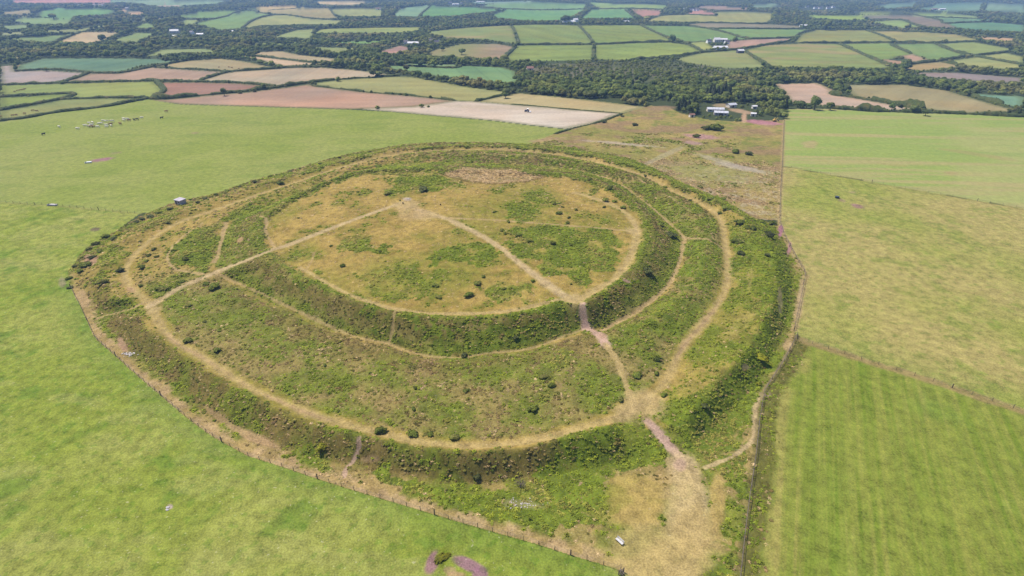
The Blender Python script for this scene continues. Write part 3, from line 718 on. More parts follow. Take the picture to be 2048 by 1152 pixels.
        B = np.maximum(B, k * (0.25 + 0.6 * smooth(.4, .6, N8)) * (1 - .85 * np.clip(dl, 0, 1)))
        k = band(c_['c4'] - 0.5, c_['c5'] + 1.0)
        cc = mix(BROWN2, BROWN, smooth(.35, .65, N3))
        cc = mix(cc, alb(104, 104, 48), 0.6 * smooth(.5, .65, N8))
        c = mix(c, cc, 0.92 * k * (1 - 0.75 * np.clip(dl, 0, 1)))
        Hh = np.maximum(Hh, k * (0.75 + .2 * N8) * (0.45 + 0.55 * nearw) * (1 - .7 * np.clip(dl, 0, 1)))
        B = np.maximum(B, k * (0.10 + 0.65 * smooth(.1, .8, rightw) + .6 * smooth(.50, .60, N8 * .6 + N25 * .4)))
        # beyond the ditch
        k = smooth(-1, 2, rj - c_['c5'])
        cc = mix(alb(182, 158, 104), alb(150, 146, 74), smooth(.4, .6, N8))
        c = mix(c, cc, 0.8 * k)
        B = np.maximum(B, k * smooth(.42, .58, N8) * 0.7 * (1 - .6 * np.clip(dl, 0, 1)))
        Hh = np.maximum(Hh, k * 0.25 * smooth(.5, .65, 1 - N8))
        Tt = np.maximum(Tt, k * 0.4)
        k = np.exp(-((r - c_['c2'] + 3 * (N8 - .5)) / 1.1) ** 2) * smooth(R_(5), R_(25), th) * smooth(R_(100), R_(80), th) * smooth(.35, .5, N25)
        c = mix(c, alb(190, 172, 106), .8 * k)
        B *= 1 - k
        Hh *= 1 - k
        # beds of bracken
        jx_ = 13 * (fbm(X / 7, Y / 7, 41) - .5) + 4 * (N1 - .5)
        jy_ = 15 * (fbm(X / 7, Y / 7, 43) - .5) + 4 * (N3 - .5)
        inn = r < c_['c0'] - 3
        B = np.where(inn, np.maximum(B, .45 * smooth(.60, .70, N3 * .4 + N8 * .6)), B)
        S = np.zeros(len(m))
        for poly, dns in BRK:
            i2 = np.nonzero(inside(X + 1.7 * jy_, Y + 1.7 * jx_, poly))[0]
            S[i2] = np.maximum(S[i2], .6 * dns)
            i = np.nonzero(inside(X + jx_, Y + jy_, poly))[0]
            if len(i):
                q = dns * smooth(.30, .54, N3[i] * .5 + N8[i] * .5 + (dns - .7) * .3)
                B[i] = np.maximum(B[i], q)
                S[i] = np.maximum(S[i], dns)
                Hh[i] *= 1 - 0.6 * q
        rim = (polydist(X, Y, np.vstack([REEDP, REEDP[:1]]), 5) + 1.5 * (N3 - .5)) < 1.3
        c[rim] = mix(alb(128, 112, 54), alb(150, 126, 66), N3[rim])
        i = inside(X, Y, REEDP) & ~rim
        c[i] = mix(alb(222, 188, 142), alb(204, 172, 112), smooth(.3, .7, N3[i]))
        B[i] = 0
        Hh[i] = 0
        Tt[i] = 0
        c = mix(c, mix(BRG, BRG2, smooth(.35, .65, N3)), np.clip(B * 0.75 + .38 * S, 0, .92))
        # trodden strip inside the fence, fringe of shrubs on the far side
        d = polydist(X, Y, FENCE_NEAR, 9)
        k = smooth(3.6, 1.6, d + 2.6 * (N3 - .5) + 1.5 * (N8 - .5))
        c = mix(c, mix(alb(200, 170, 124), alb(186, 160, 104), smooth(.4, .6, N3)), k * 0.9)
        B *= 1 - k
        Hh *= 1 - k
        d = polydist(X, Y, FRINGE, 9)
        k = smooth(4, 1.5, d) * 0.7
        c = mix(c, alb(132, 128, 66), k)
        Hh = np.maximum(Hh, 0.4 * k)
        col[m] = c
        det[m] = (0.9, 0.15, 0.15)
        b[m], h[m], tus[m] = B, Hh, Tt
        # paths
        for j, (lab, pl, w, ty) in enumerate(PTH):
            d = polydist(X, Y, pl, w * 4 + 3)
            d = d + (N3 - .5) * 0.9 * min(1, w) + (N1 - .5) * 0.5 * min(1, w)
            d = d * (0.62 + 0.76 * fbm(X / 11, Y / 11, 130 + j))
            k = smooth(w * 1.3, w * 0.45, d)
            i = k > 0.001
            if not i.any():
                continue
            a = srgb(PATHT[ty]) * KALB
            worn = (0.74 if j == 0 else 0.88) * k[i]
            if w > 1.5 and ty == 'dry':
                worn = worn * (0.75 + 0.25 * np.exp(-(d[i] / (0.5 * w)) ** 2))
            mm = m[i]
            cc = a[None, :] * (0.88 + 0.24 * N3[i])[:, None]
            if ty == 'dry' and w > 1.5:
                cc = mix(cc, alb(208, 170, 138), 0.7 * smooth(.5, .66, N25[i]) * np.exp(-(d[i] / (0.45 * w)) ** 2))
            if w < .6: worn = worn * .75
            col[mm] = mix(col[mm], cc, worn)
            b[mm] *= 1 - k[i]
            h[mm] *= 1 - k[i]
            tus[mm] *= 1 - k[i]
            q = mm[k[i] > 0.5]
            reg[q] = fid + 1 + j
        for (jx, jy), rr in JUN:
            d = np.hypot(X - jx, Y - jy) + 3 * (N8 - .5) + 2 * (N3 - .5)
            k = smooth(rr, rr * 0.4, d)
            i = k > 0.001
            mm = m[i]
            col[mm] = mix(col[mm], alb(204, 178, 124)[None, :] * (0.9 + 0.2 * N3[i])[:, None], 0.8 * k[i])
            b[mm] *= 1 - k[i]
            h[mm] *= 1 - k[i]
            tus[mm] *= 1 - k[i]
    # boundary banks
    for pl, w, cc, s in ((BANK_R, 2.2, alb(172, 150, 100), .85), (FENCE_R2, 1.6, alb(190, 166, 116), .8), (LINE_R12, 1.4, alb(150, 140, 80), .6), (LINE_L, 0.9, alb(160, 150, 92), .5), (FENCE_RIGHT, 1.0, alb(120, 112, 70), .6)):
        d = polydist(x, y, pl, w * 3 + 4) + (n3 - .5) * 1.2
        k = smooth(w, w * 0.4, d) * s
        i = k > 0.001
        col[i] = mix(col[i], cc * (0.85 + 0.3 * n3[i])[:, None], k[i])
        b[i] *= 1 - k[i]
    for (c0, Mi, lim, colr, s) in BAREP:
        i = np.nonzero((np.abs(x - c0[0]) < lim * 1.5) & (np.abs(y - c0[1]) < lim * 1.5))[0]
        if not len(i):
            continue
        q = Mi @ np.stack([x[i] - c0[0], y[i] - c0[1]])
        rr = np.hypot(q[0], q[1]) + 0.55 * (n3[i] - .5) + 0.5 * (n8[i] - .5)
        k = smooth(1.15, 0.65, rr) * s
        col[i] = mix(col[i], colr[None, :] * (0.88 + 0.24 * n3[i])[:, None], k)
        f = 1 - smooth(.2, .5, k)
        b[i] *= f
        h[i] *= f
        tus[i] *= f
    g_ = col.mean(1, keepdims=True)
    col = g_ + (col - g_) * 1.0
    return dict(col=np.clip(col, 0.004, 0.8), det=det, b=b, h=h, tus=tus, reg=reg, wood=wood)
REGION_NAMES = ['woodland_floor'] + ['field'] * len(FPOLY) + ['field'] * 5 + ['heath', 'hillfort_ground'] + ['path'] * len(PTH)

# ------------------------------------------------------------------ materials
def mat(name):
    m = bpy.data.materials.new(name)
    m.use_nodes = True
    nt = m.node_tree
    bs = nt.nodes['Principled BSDF']
    bs.inputs['Specular IOR Level'].default_value = 0.15
    bs.inputs['Roughness'].default_value = 0.85
    return m, nt, bs
def nd(nt, typ, **kw):
    n = nt.nodes.new(typ)
    for k, v in kw.items():
        if hasattr(n, k):
            setattr(n, k, v)
        else:
            n.inputs[k].default_value = v
    return n
def mathn(nt, op, a, b=None, c=None):
    n = nt.nodes.new('ShaderNodeMath')
    n.operation = op
    for i, v in enumerate((a, b, c)):
        if v is None:
            continue
        if isinstance(v, (int, float)):
            n.inputs[i].default_value = v
        else:
            nt.links.new(v, n.inputs[i])
    return n.outputs[0]
def noise(nt, vec, scale, detail=2.0, rough=0.55):
    n = nt.nodes.new('ShaderNodeTexNoise')
    n.inputs['Scale'].default_value = scale
    n.inputs['Detail'].default_value = detail
    n.inputs['Roughness'].default_value = rough
    nt.links.new(vec, n.inputs['Vector'])
    return n.outputs['Fac']
def mapr(nt, v, a, b, c, d):
    n = nt.nodes.new('ShaderNodeMapRange')
    nt.links.new(v, n.inputs[0])
    for i, q in enumerate((a, b, c, d)):
        n.inputs[1 + i].default_value = q
    return n.outputs[0]
def mixc(nt, fac, a, b, blend='MIX'):
    n = nt.nodes.new('ShaderNodeMix')
    n.data_type = 'RGBA'
    n.blend_type = blend
    for s, v in ((0, fac), (6, a), (7, b)):
        if isinstance(v, (int, float)):
            n.inputs[s].default_value = v
        elif isinstance(v, (tuple, list)):
            n.inputs[s].default_value = tuple(v) + ((1,) if len(v) == 3 else ())
        else:
            nt.links.new(v, n.inputs[s])
    return n.outputs[2]
def ground_material():
    m, nt, bs = mat('ground')
    L = nt.links.new
    pos = nd(nt, 'ShaderNodeNewGeometry').outputs['Position']
    colr = nd(nt, 'ShaderNodeAttribute', attribute_name='Col').outputs['Color']
    det = nd(nt, 'ShaderNodeAttribute', attribute_name='Det').outputs['Color']
    sep = nd(nt, 'ShaderNodeSeparateColor')
    L(det, sep.inputs[0])
    fine = noise(nt, pos, 2.6, 4.0, 0.65)
    mid = noise(nt, pos, 0.42, 3.0, 0.6)
    f = mapr(nt, fine, 0.3, 0.7, -0.42, 0.42)
    f = mathn(nt, 'ADD', f, mapr(nt, mid, 0.3, 0.7, -0.30, 0.30))
    f = mathn(nt, 'MULTIPLY_ADD', f, sep.outputs[0], 1.0)
    c1 = mixc(nt, 1.0, colr, f, 'MULTIPLY')
    tuft = mapr(nt, noise(nt, pos, 0.55, 2.0, 0.5), 0.56, 0.66, 0.0, 1.0)
    tf = mathn(nt, 'MULTIPLY', tuft, sep.outputs[1])
    c2 = mixc(nt, mathn(nt, 'MULTIPLY', tf, 0.95), c1, mixc(nt, 1.0, c1, (0.62, 0.80, 0.55), 'MULTIPLY'))
    fl = mapr(nt, noise(nt, pos, 1.9, 0.0, 0.0), 0.80, 0.83, 0.0, 1.0)
    c3 = mixc(nt, mathn(nt, 'MULTIPLY', fl, sep.outputs[2]), c2, (0.42, 0.38, 0.28))
    L(c3, bs.inputs['Base Color'])
    bs.inputs['Roughness'].default_value = 0.95
    bs.inputs['Specular IOR Level'].default_value = 0.05
    bp = nd(nt, 'ShaderNodeBump')
    bp.inputs['Strength'].default_value = 0.55
    bp.inputs['Distance'].default_value = 0.12
    hgt = mathn(nt, 'ADD', mathn(nt, 'MULTIPLY', fine, 0.6), mathn(nt, 'MULTIPLY', noise(nt, pos, 0.9, 2.0), 1.0))
    L(mathn(nt, 'MULTIPLY', hgt, sep.outputs[0]), bp.inputs['Height'])
    L(bp.outputs[0], bs.inputs['Normal'])
    return m
def leaf_mat(name, c1, c2, c3=None, trans=0.22, nscale=0.6, obj_rand=True, fine=3.0):
    """foliage: colour wanders with place and from plant to plant, some light comes through"""
    m, nt, bs = mat(name)
    L = nt.links.new
    pos = nd(nt, 'ShaderNodeNewGeometry').outputs['Position']
    c = mixc(nt, mapr(nt, noise(nt, pos, nscale, 2.0), 0.35, 0.65, 0, 1), c1, c2)
    if c3 is not None:
        c = mixc(nt, mapr(nt, noise(nt, pos, nscale * 0.37, 2.0), 0.52, 0.68, 0, 1), c, c3)
    v = mapr(nt, noise(nt, pos, fine, 2.0), 0.3, 0.7, 0.68, 1.32)
    if obj_rand:
        rnd = nd(nt, 'ShaderNodeObjectInfo').outputs['Random']
        v = mathn(nt, 'MULTIPLY', v, mapr(nt, rnd, 0, 1, 0.66, 1.38))
    c = mixc(nt, 1.0, c, v, 'MULTIPLY')
    L(c, bs.inputs['Base Color'])
    tr = nd(nt, 'ShaderNodeBsdfTranslucent')
    L(c, tr.inputs['Color'])
    mx = nd(nt, 'ShaderNodeMixShader')
    mx.inputs[0].default_value = trans
    L(bs.outputs[0], mx.inputs[1])
    L(tr.outputs[0], mx.inputs[2])
    L(mx.outputs[0], nt.nodes['Material Output'].inputs['Surface'])
    return m
def plain_mat(name, c, rough=0.7, spec=0.25, metal=0.0, vary=0.25, scale=1.5):
    m, nt, bs = mat(name)
    tc = nd(nt, 'ShaderNodeTexCoord').outputs['Object']
    v = mapr(nt, noise(nt, tc, scale, 4.0, 0.65), 0.3, 0.7, 1 - vary, 1 + vary)
    nt.links.new(mixc(nt, 1.0, tuple(float(q) for q in c), v, 'MULTIPLY'), bs.inputs['Base Color'])
    bs.inputs['Roughness'].default_value = rough
    bs.inputs['Specular IOR Level'].default_value = spec
    bs.inputs['Metallic'].default_value = metal
    return m
def t3(a): return tuple(float(q) for q in a)
M = {}
M['ground'] = ground_material()
M['bracken'] = leaf_mat('bracken_fronds', t3(alb(186,196,62)), t3(alb(152,172,52)), t3(alb(206,192,98)), 0.28, 0.22)
M['heather'] = leaf_mat('heather', t3(alb(158,134,78)), t3(alb(138,142,60)), t3(alb(190,160,108)), 0.14, 0.18)
M['dead'] = leaf_mat('dead_bracken', t3(alb(240,208,156)), t3(alb(222,188,130)), t3(alb(190,176,108)), 0.15, 0.35)
M['oak'] = leaf_mat('broadleaf_foliage', t3(alb(168,178,88)), t3(alb(136,154,78)), t3(alb(198,190,112)), 0.3, 0.03, fine=1.0)
M['ash'] = leaf_mat('dark_foliage', t3(alb(142,158,82)), t3(alb(118,140,76)), t3(alb(172,166,106)), 0.3, 0.03, fine=1.0)
M['conifer'] = leaf_mat('conifer_needles', t3(alb(126,134,86)), t3(alb(102,118,78)), t3(alb(150,142,104)), 0.15, 0.05, fine=1.2)
M['hedge'] = leaf_mat('hedge_leaves', t3(alb(104,116,58)), t3(alb(84,98,50)), t3(alb(122,118,66)), 0.12, 0.35, False, 2.0)
M['gorse'] = leaf_mat('gorse_foliage', t3(alb(146,156,62)), t3(alb(120,136,56)), t3(alb(156,152,80)), 0.2, 0.6)
M['gorse_dark'] = leaf_mat('thorn_foliage', t3(alb(122,128,70)), t3(alb(98,106,60)), None, 0.15, 0.6)
M['gorse_gold'] = leaf_mat('yellow_green_foliage', t3(alb(176,172,46)), t3(alb(146,150,44)), None, 0.2, 0.6)
M['pale_stone'] = plain_mat('bleached_stone', (0.38, 0.34, 0.32), 0.85, 0.2, vary=0.3, scale=2.5)
M['tin'] = plain_mat('weathered_tin', (0.40, 0.40, 0.44), 0.5, 0.35, 0.1, vary=0.3, scale=0.5)
M['hut_roof'] = plain_mat('hut_slab', (0.32, 0.29, 0.33), 0.8, 0.2, vary=0.25, scale=1.0)
M['bark'] = plain_mat('bark', alb(104,90,72), 0.9, 0.1)
M['grey_wood'] = plain_mat('weathered_wood', alb(150,136,122), 0.85, 0.1, vary=0.3, scale=6)
M['post'] = plain_mat('fence_timber', alb(150,134,114), 0.9, 0.1, vary=0.35, scale=5)
M['wire'] = plain_mat('galvanised_wire', alb(150,150,152), 0.5, 0.4, 0.3)
M['white'] = plain_mat('limewash', (0.80, 0.78, 0.76), 0.75, 0.2, vary=0.12, scale=0.8)
M['render'] = plain_mat('cream_render', (0.62, 0.56, 0.50), 0.8, 0.2, vary=0.15, scale=0.8)
M['stone'] = plain_mat('granite', (0.36, 0.33, 0.34), 0.85, 0.2, vary=0.3, scale=2.5)
M['slate'] = plain_mat('slate_roof', alb(128,122,134), 0.6, 0.3, vary=0.25, scale=1.2)
M['pale_roof'] = plain_mat('fibre_cement_roof', (0.46, 0.45, 0.47), 0.6, 0.3, vary=0.2, scale=0.7)
M['red_roof'] = plain_mat('clay_roof', alb(176,132,116), 0.75, 0.2, vary=0.25, scale=1.2)
M['glass'] = plain_mat('window_glass', (0.03, 0.035, 0.045), 0.15, 0.5, vary=0.1)
M['door'] = plain_mat('painted_door', alb(110,92,84), 0.6, 0.3)
M['steel'] = plain_mat('galvanised_steel', (0.60, 0.60, 0.64), 0.45, 0.4, 0.2, vary=0.2, scale=3)
M['water'] = plain_mat('trough_water', (0.03, 0.04, 0.045), 0.08, 0.5, vary=0.05)
M['black'] = plain_mat('black_plastic', (0.012, 0.012, 0.013), 0.45, 0.35, vary=0.1)
M['tyre'] = plain_mat('tyre_rubber', (0.015, 0.015, 0.016), 0.85, 0.2, vary=0.15)
M['blue'] = plain_mat('blue_paint', (0.035, 0.05, 0.14), 0.4, 0.4, vary=0.12)
M['yellow'] = plain_mat('yellow_paint', (0.50, 0.33, 0.08), 0.5, 0.35, vary=0.15)
M['cow_white'] = plain_mat('cream_hide', (0.66, 0.60, 0.50), 0.85, 0.1, vary=0.15, scale=1.2)
M['cow_brown'] = plain_mat('brown_hide', (0.22, 0.12, 0.06), 0.85, 0.1, vary=0.3, scale=1.2)
M['cow_black'] = plain_mat('black_hide', (0.018, 0.015, 0.013), 0.8, 0.15, vary=0.2)
# ------------------------------------------------------------------ the ground sheet, cut into fields, heath, fort and paths
def new_obj(name, me, parent=None, material=None, loc=None):
    o = bpy.data.objects.new(name, me)
    COL.objects.link(o)
    if parent is not None:
        o.parent = parent
    if material is not None and me is not None and not me.materials:
        me.materials.append(material)
    if loc is not None:
        o.location = loc
    return o
def tag(o, label=None, cat=None, group=None, kind=None):
    if label: o['label'] = label
    if cat: o['category'] = cat
    if group: o['group'] = group
    if kind: o['kind'] = kind
    return o
def np_mesh(name, V, F, smooth_=False):
    """V (n,3); F (m,k) with constant k"""
    me = bpy.data.meshes.new(name)
    V = np.ascontiguousarray(V, np.float32)
    F = np.ascontiguousarray(F, np.int32)
    k = F.shape[1]
    me.vertices.add(len(V))
    me.vertices.foreach_set('co', V.ravel())
    me.loops.add(F.size)
    me.loops.foreach_set('vertex_index', F.ravel())
    me.polygons.add(len(F))
    me.polygons.foreach_set('loop_start', np.arange(0, F.size, k, dtype=np.int32))
    if smooth_:
        me.polygons.foreach_set('use_smooth', np.ones(len(F), bool))
    me.update(calc_edges=True)
    return me
FIELD_LABEL = {}
def build_ground():
    az_in = np.linspace(-64, 64, 1160)
    az_out = np.linspace(64, 296, 42)[1:-1]
    az = np.radians(np.concatenate([az_in, az_out]))
    el = np.concatenate([np.linspace(86, 57.2, 12), np.arange(57.0, 12.0, -0.085), np.arange(12.0, 2.6, -0.052), np.array([2.5,2.3,2.1,1.9,1.7,1.5,1.3,1.1,0.9,0.75,0.62])])
    d = 94.0 / np.tan(np.radians(el))
    nr, nc = len(d), len(az)
    X = d[:, None] * np.sin(az)[None, :]
    Y = d[:, None] * np.cos(az)[None, :]
    Z = height(X, Y)
    x, y = X.ravel(), Y.ravel()
    lc = landcover(x, y)
    rough = np.clip(lc['b'] * 0.5 + lc['h'] * 0.6, 0, 1)
    Z = Z + (rough * (fbm(x / 1.6, y / 1.6, 90, 2) - 0.45) * 0.9).reshape(Z.shape) * (d < 420)[:, None]
    V = np.stack([X, Y, Z], -1)
    dr = np.empty_like(V); dr[1:-1] = V[2:] - V[:-2]; dr[0] = V[1] - V[0]; dr[-1] = V[-1] - V[-2]
    dc = np.roll(V, -1, 1) - np.roll(V, 1, 1)
    N = np.cross(dc, dr)
    N /= np.linalg.norm(N, axis=-1, keepdims=True) + 1e-12
    N = np.where(N[..., 2:3] < 0, -N, N)
    i, j = np.meshgrid(np.arange(nr - 1), np.arange(nc), indexing='ij')
    j2 = (j + 1) % nc
    F = np.stack([i * nc + j, i * nc + j2, (i + 1) * nc + j2, (i + 1) * nc + j], -1).reshape(-1, 4)
    reg = lc['reg'][F[:, 0]]
    # small paths stay part of the fort ground unless broad enough to cut out
    V2, N2 = V.reshape(-1, 3), N.reshape(-1, 3)
    colA = np.concatenate([lc['col'], np.ones((len(x), 1))], 1).astype(np.float32)
    detA = np.concatenate([lc['det'], np.ones((len(x), 1))], 1).astype(np.float32)
    for g in np.unique(reg):
        f = F[reg == g]
        u, inv = np.unique(f, return_inverse=True)
        nm = REGION_NAMES[g]
        me = np_mesh(nm, V2[u], inv.reshape(-1, 4), True)
        for an, arr in (('Col', colA), ('Det', detA)):
            at_ = me.attributes.new(an, 'FLOAT_COLOR', 'POINT')
            at_.data.foreach_set('color', arr[u].ravel())
        me.normals_split_custom_set_from_vertices(N2[u].astype(np.float32))
        o = new_obj(nm, me, None, M['ground'])
        tag(o, kind='structure')
        if nm == 'path':
            tag(o, PTH[g - (1 + len(FPOLY) + len(NPOLY) + 1)][0])
        elif nm == 'hillfort_ground':
            tag(o, 'round hillfort of grassy banks and ditches on the hilltop')
        elif nm == 'heath':
            tag(o, 'rough heathy ground between the fort and the wood')
    # lowest centre patch under the camera
    c = V2[:nc]
    me = np_mesh('field', np.vstack([c, [[0, 0, zat(0, 0)]]]), np.stack([np.full(nc, nc), (np.arange(nc) + 1) % nc, np.arange(nc)], 1))
    for an, arr in (('Col', colA), ('Det', detA)):
        at_ = me.attributes.new(an, 'FLOAT_COLOR', 'POINT')
        at_.data.foreach_set('color', np.vstack([arr[:nc], arr[:1]]).ravel())
    tag(new_obj('field', me, None, M['ground']), kind='structure')
build_ground()

# ------------------------------------------------------------------ plant shapes
def icos(sub=1):
    bm = bmesh.new()
    bmesh.ops.create_icosphere(bm, subdivisions=sub, radius=1)
    v = np.array([q.co[:] for q in bm.verts])
    f = np.array([[q.index for q in p.verts] for p in bm.faces])
    bm.free()
    return v, f
ICO2 = icos(2)
ICO3 = icos(3)
def faceup(V, F, N):
    """wind each leaf so that its front faces the way its plant's surface does"""
    a, b, c = V[F[:, 0]], V[F[:, 1]], V[F[:, 2]]
    g = np.cross(b - a, c - a)
    bad = (g * N[F[:, 0]]).sum(1) < 0
    F = F.copy()
    F[bad] = F[bad][:, ::-1]
    return F
def tri_mesh(name, parts, material, smooth_=False):
    """parts: list of (V, F) with triangles or quads (quads are split)"""
    Vs, Fs, Ns, n = [], [], [], 0
    anyn = any(len(q) > 2 for q in parts)
    for q in parts:
        v, f = np.asarray(q[0], float), np.asarray(q[1], int)
        if anyn:
            Ns.append(q[2] if len(q) > 2 else np.tile([0, 0, 1.0], (len(v), 1)))
            f = faceup(v, f, Ns[-1])
        if f.shape[1] == 4:
            f = np.concatenate([f[:, [0, 1, 2]], f[:, [0, 2, 3]]])
        Vs.append(v)
        Fs.append(f + n)
        n += len(v)
    me = np_mesh(name, np.vstack(Vs), np.vstack(Fs), smooth_ or anyn)
    if anyn:
        NN = np.vstack(Ns)
        NN = NN / (np.linalg.norm(NN, axis=1, keepdims=True) + 1e-9)
        me.normals_split_custom_set_from_vertices(NN.astype(np.float32))
    me.materials.append(material)
    return me
def quads_at(rng, C, Nrm, size, droop=0.0):
    """small leaf sprays: one bent quad at each centre"""
    n = len(C)
    r = rng.normal(size=(n, 3))
    a = np.cross(Nrm, r)
    a /= np.linalg.norm(a, axis=1, keepdims=True) + 1e-9
    b = np.cross(Nrm, a)
    s = (size * rng.uniform(0.55, 1.3, n))[:, None]
    w = s * rng.uniform(0.5, 0.9, n)[:, None]
    V = np.stack([C - a * s - b * w * .5, C - a * s * .1 + b * w - Nrm * 0.2 * s, C + a * s + b * w * .4, C + a * s * .2 - b * w], 1).reshape(-1, 3)
    F = np.arange(4 * n).reshape(-1, 4)
    return V, F
def crown_mesh(name, seed, material, rx, rz, z0, nl, leaf, nlobes=6, base_flat=0.35):
    rng = np.random.default_rng(seed)
    parts, C, Nn, Sn = [], [], [], []
    lob = []
    for k in range(nlobes):
        a = k * 2.4 + rng.uniform(-.5, .5)
        q = 0.0 if k == 0 else rng.uniform(.35, .66)
        zc = z0 + rz * (rng.uniform(.75, 1.15) if k == 0 else rng.uniform(.45, 1.05))
        lr = rx * (0.62 if k == 0 else rng.uniform(.36, .56))
        lob.append((np.array([math.cos(a) * q * rx, math.sin(a) * q * rx, zc]), lr))
    for c, lr in lob:
        v, f = ICO2
        dsp = 1 + 0.28 * (rng.random(len(v)) - 0.5)
        vv = v * dsp[:, None] * lr * 0.86
        vv[:, 2] *= min(1.1, rz / rx)
        parts.append((vv + c, f, v + [0, 0, .35]))
        n = int(nl * lr ** 2 / sum(l[1] ** 2 for l in lob))
        dvec = rng.normal(size=(n, 3))
        dvec /= np.linalg.norm(dvec, axis=1, keepdims=True)
        dvec[:, 2] = np.where(dvec[:, 2] < -base_flat, -dvec[:, 2], dvec[:, 2])
        p = dvec * lr * rng.uniform(.82, 1.16, n)[:, None]
        p[:, 2] *= min(1.1, rz / rx)
        C.append(p + c)
        Sn.append(dvec + [0, 0, .35] + rng.normal(size=(n, 3)) * .22)
        nn = dvec + rng.normal(size=(n, 3)) * 0.45
        Nn.append(nn / np.linalg.norm(nn, axis=1, keepdims=True))
    q = quads_at(rng, np.vstack(C), np.vstack(Nn), leaf)
    parts.append((q[0], q[1], np.repeat(np.vstack(Sn), 4, 0)))
    return tri_mesh(name, parts, material)
def tube(path, rad, n=6, cap=True):
    P = np.asarray(path, float)
    V, F = [], []
    for k in range(len(P)):
        t = P[min(k + 1, len(P) - 1)] - P[max(k - 1, 0)]
        t = t / (np.linalg.norm(t) + 1e-9)
        r = np.cross(t, [0.3, 0.9, 0.2])
        r /= np.linalg.norm(r) + 1e-9
        s = np.cross(t, r)
        a = np.arange(n) / n * 2 * math.pi
        V.append(P[k] + rad[k] * (np.cos(a)[:, None] * r + np.sin(a)[:, None] * s))
    for k in range(len(P) - 1):
        for i in range(n):
            F.append([k * n + i, k * n + (i + 1) % n, (k + 1) * n + (i + 1) % n, (k + 1) * n + i])
    V = np.vstack(V)
    return V, np.array(F)
def trunk_mesh(name, seed, h, r, limbs=3, spread=1.5):
    rng = np.random.default_rng(seed)
    parts = [tube([(0, 0, -0.4), (0.05 * h * rng.uniform(-1, 1), 0, h * .5), (0.08 * h * rng.uniform(-1, 1), 0.05 * h, h)], [r * 1.2, r * .8, r * .3])]
    for k in range(limbs):
        a = k * 2.1 + rng.uniform(0, 1)
        z = h * rng.uniform(.35, .6)
        parts.append(tube([(0, 0, z), (math.cos(a) * spread * .5, math.sin(a) * spread * .5, z + h * .2), (math.cos(a) * spread, math.sin(a) * spread, z + h * .42)], [r * .5, r * .35, r * .12], 5))
    return tri_mesh(name, parts, M['bark'], True)
def conifer_mesh(name, seed, h, r):
    rng = np.random.default_rng(seed)
    C, Nn = [], []
    parts = []
    v, f = ICO2
    vv = v * np.array([r * .62, r * .62, h * .46]) * (1 + .25 * (rng.random(len(v)) - .5))[:, None]
    tpr = np.clip(1.15 - (vv[:, 2] / (h * .46) + 1) * .5, .12, 1)
    vv[:, :2] *= tpr[:, None] * 1.2
    parts.append((vv + [0, 0, h * .54], f, v + [0, 0, .3]))
    n = 330
    t = rng.random(n) ** .8
    z = h * (0.12 + 0.86 * t)
    rr = r * (1.03 - t) ** .85 * rng.uniform(.65, 1.15, n)
    a = rng.random(n) * 2 * math.pi
    C = np.stack([np.cos(a) * rr, np.sin(a) * rr, z - rr * .18], 1)
    Nn = np.stack([np.cos(a) * .5, np.sin(a) * .5, np.full(n, .85)], 1) + rng.normal(size=(n, 3)) * .3
    Nn /= np.linalg.norm(Nn, axis=1, keepdims=True)
    q = quads_at(rng, C, Nn, 0.75)
    parts.append((q[0], q[1], np.repeat(Nn, 4, 0)))
    return tri_mesh(name, parts, M['conifer'])
# ten crowns, each about 8 to 12 m tall as built
CROWNS = [
 (crown_mesh('crown', 1, M['oak'], 4.2, 3.4, 2.2, 420, .62, 7), trunk_mesh('trunk', 1, 5.5, .34)),
 (crown_mesh('crown', 2, M['ash'], 3.6, 3.8, 2.0, 380, .58, 6), trunk_mesh('trunk', 2, 5.8, .30)),
 (crown_mesh('crown', 3, M['oak'], 3.0, 2.6, 1.3, 320, .55, 5), trunk_mesh('trunk', 3, 3.8, .24)),
 (crown_mesh('crown', 4, M['ash'], 4.6, 3.0, 1.6, 440, .64, 8), trunk_mesh('trunk', 4, 4.6, .34)),
 (crown_mesh('crown', 5, M['oak'], 2.4, 1.9, 0.7, 260, .48, 5), trunk_mesh('trunk', 5, 2.4, .18)),
 (conifer_mesh('crown', 6, 13.0, 3.3), trunk_mesh('trunk', 6, 10, .28, 0)),
 (conifer_mesh('crown', 7, 10.5, 2.8), trunk_mesh('trunk', 7, 8, .24, 0)),
]
def plant_tree(kind, x, y, z, s, rot, name, label, group=None, cat='tree', sz=1.0):
    e = new_obj(name, None, loc=(x, y, z))
    e.empty_display_size = 0.5
    e.rotation_euler = (0, 0, rot)
    e.scale = (s, s, s * sz)
    tag(e, label, cat, group)
    new_obj('crown', CROWNS[kind][0], e)
    new_obj('trunk', CROWNS[kind][1], e)
    return e

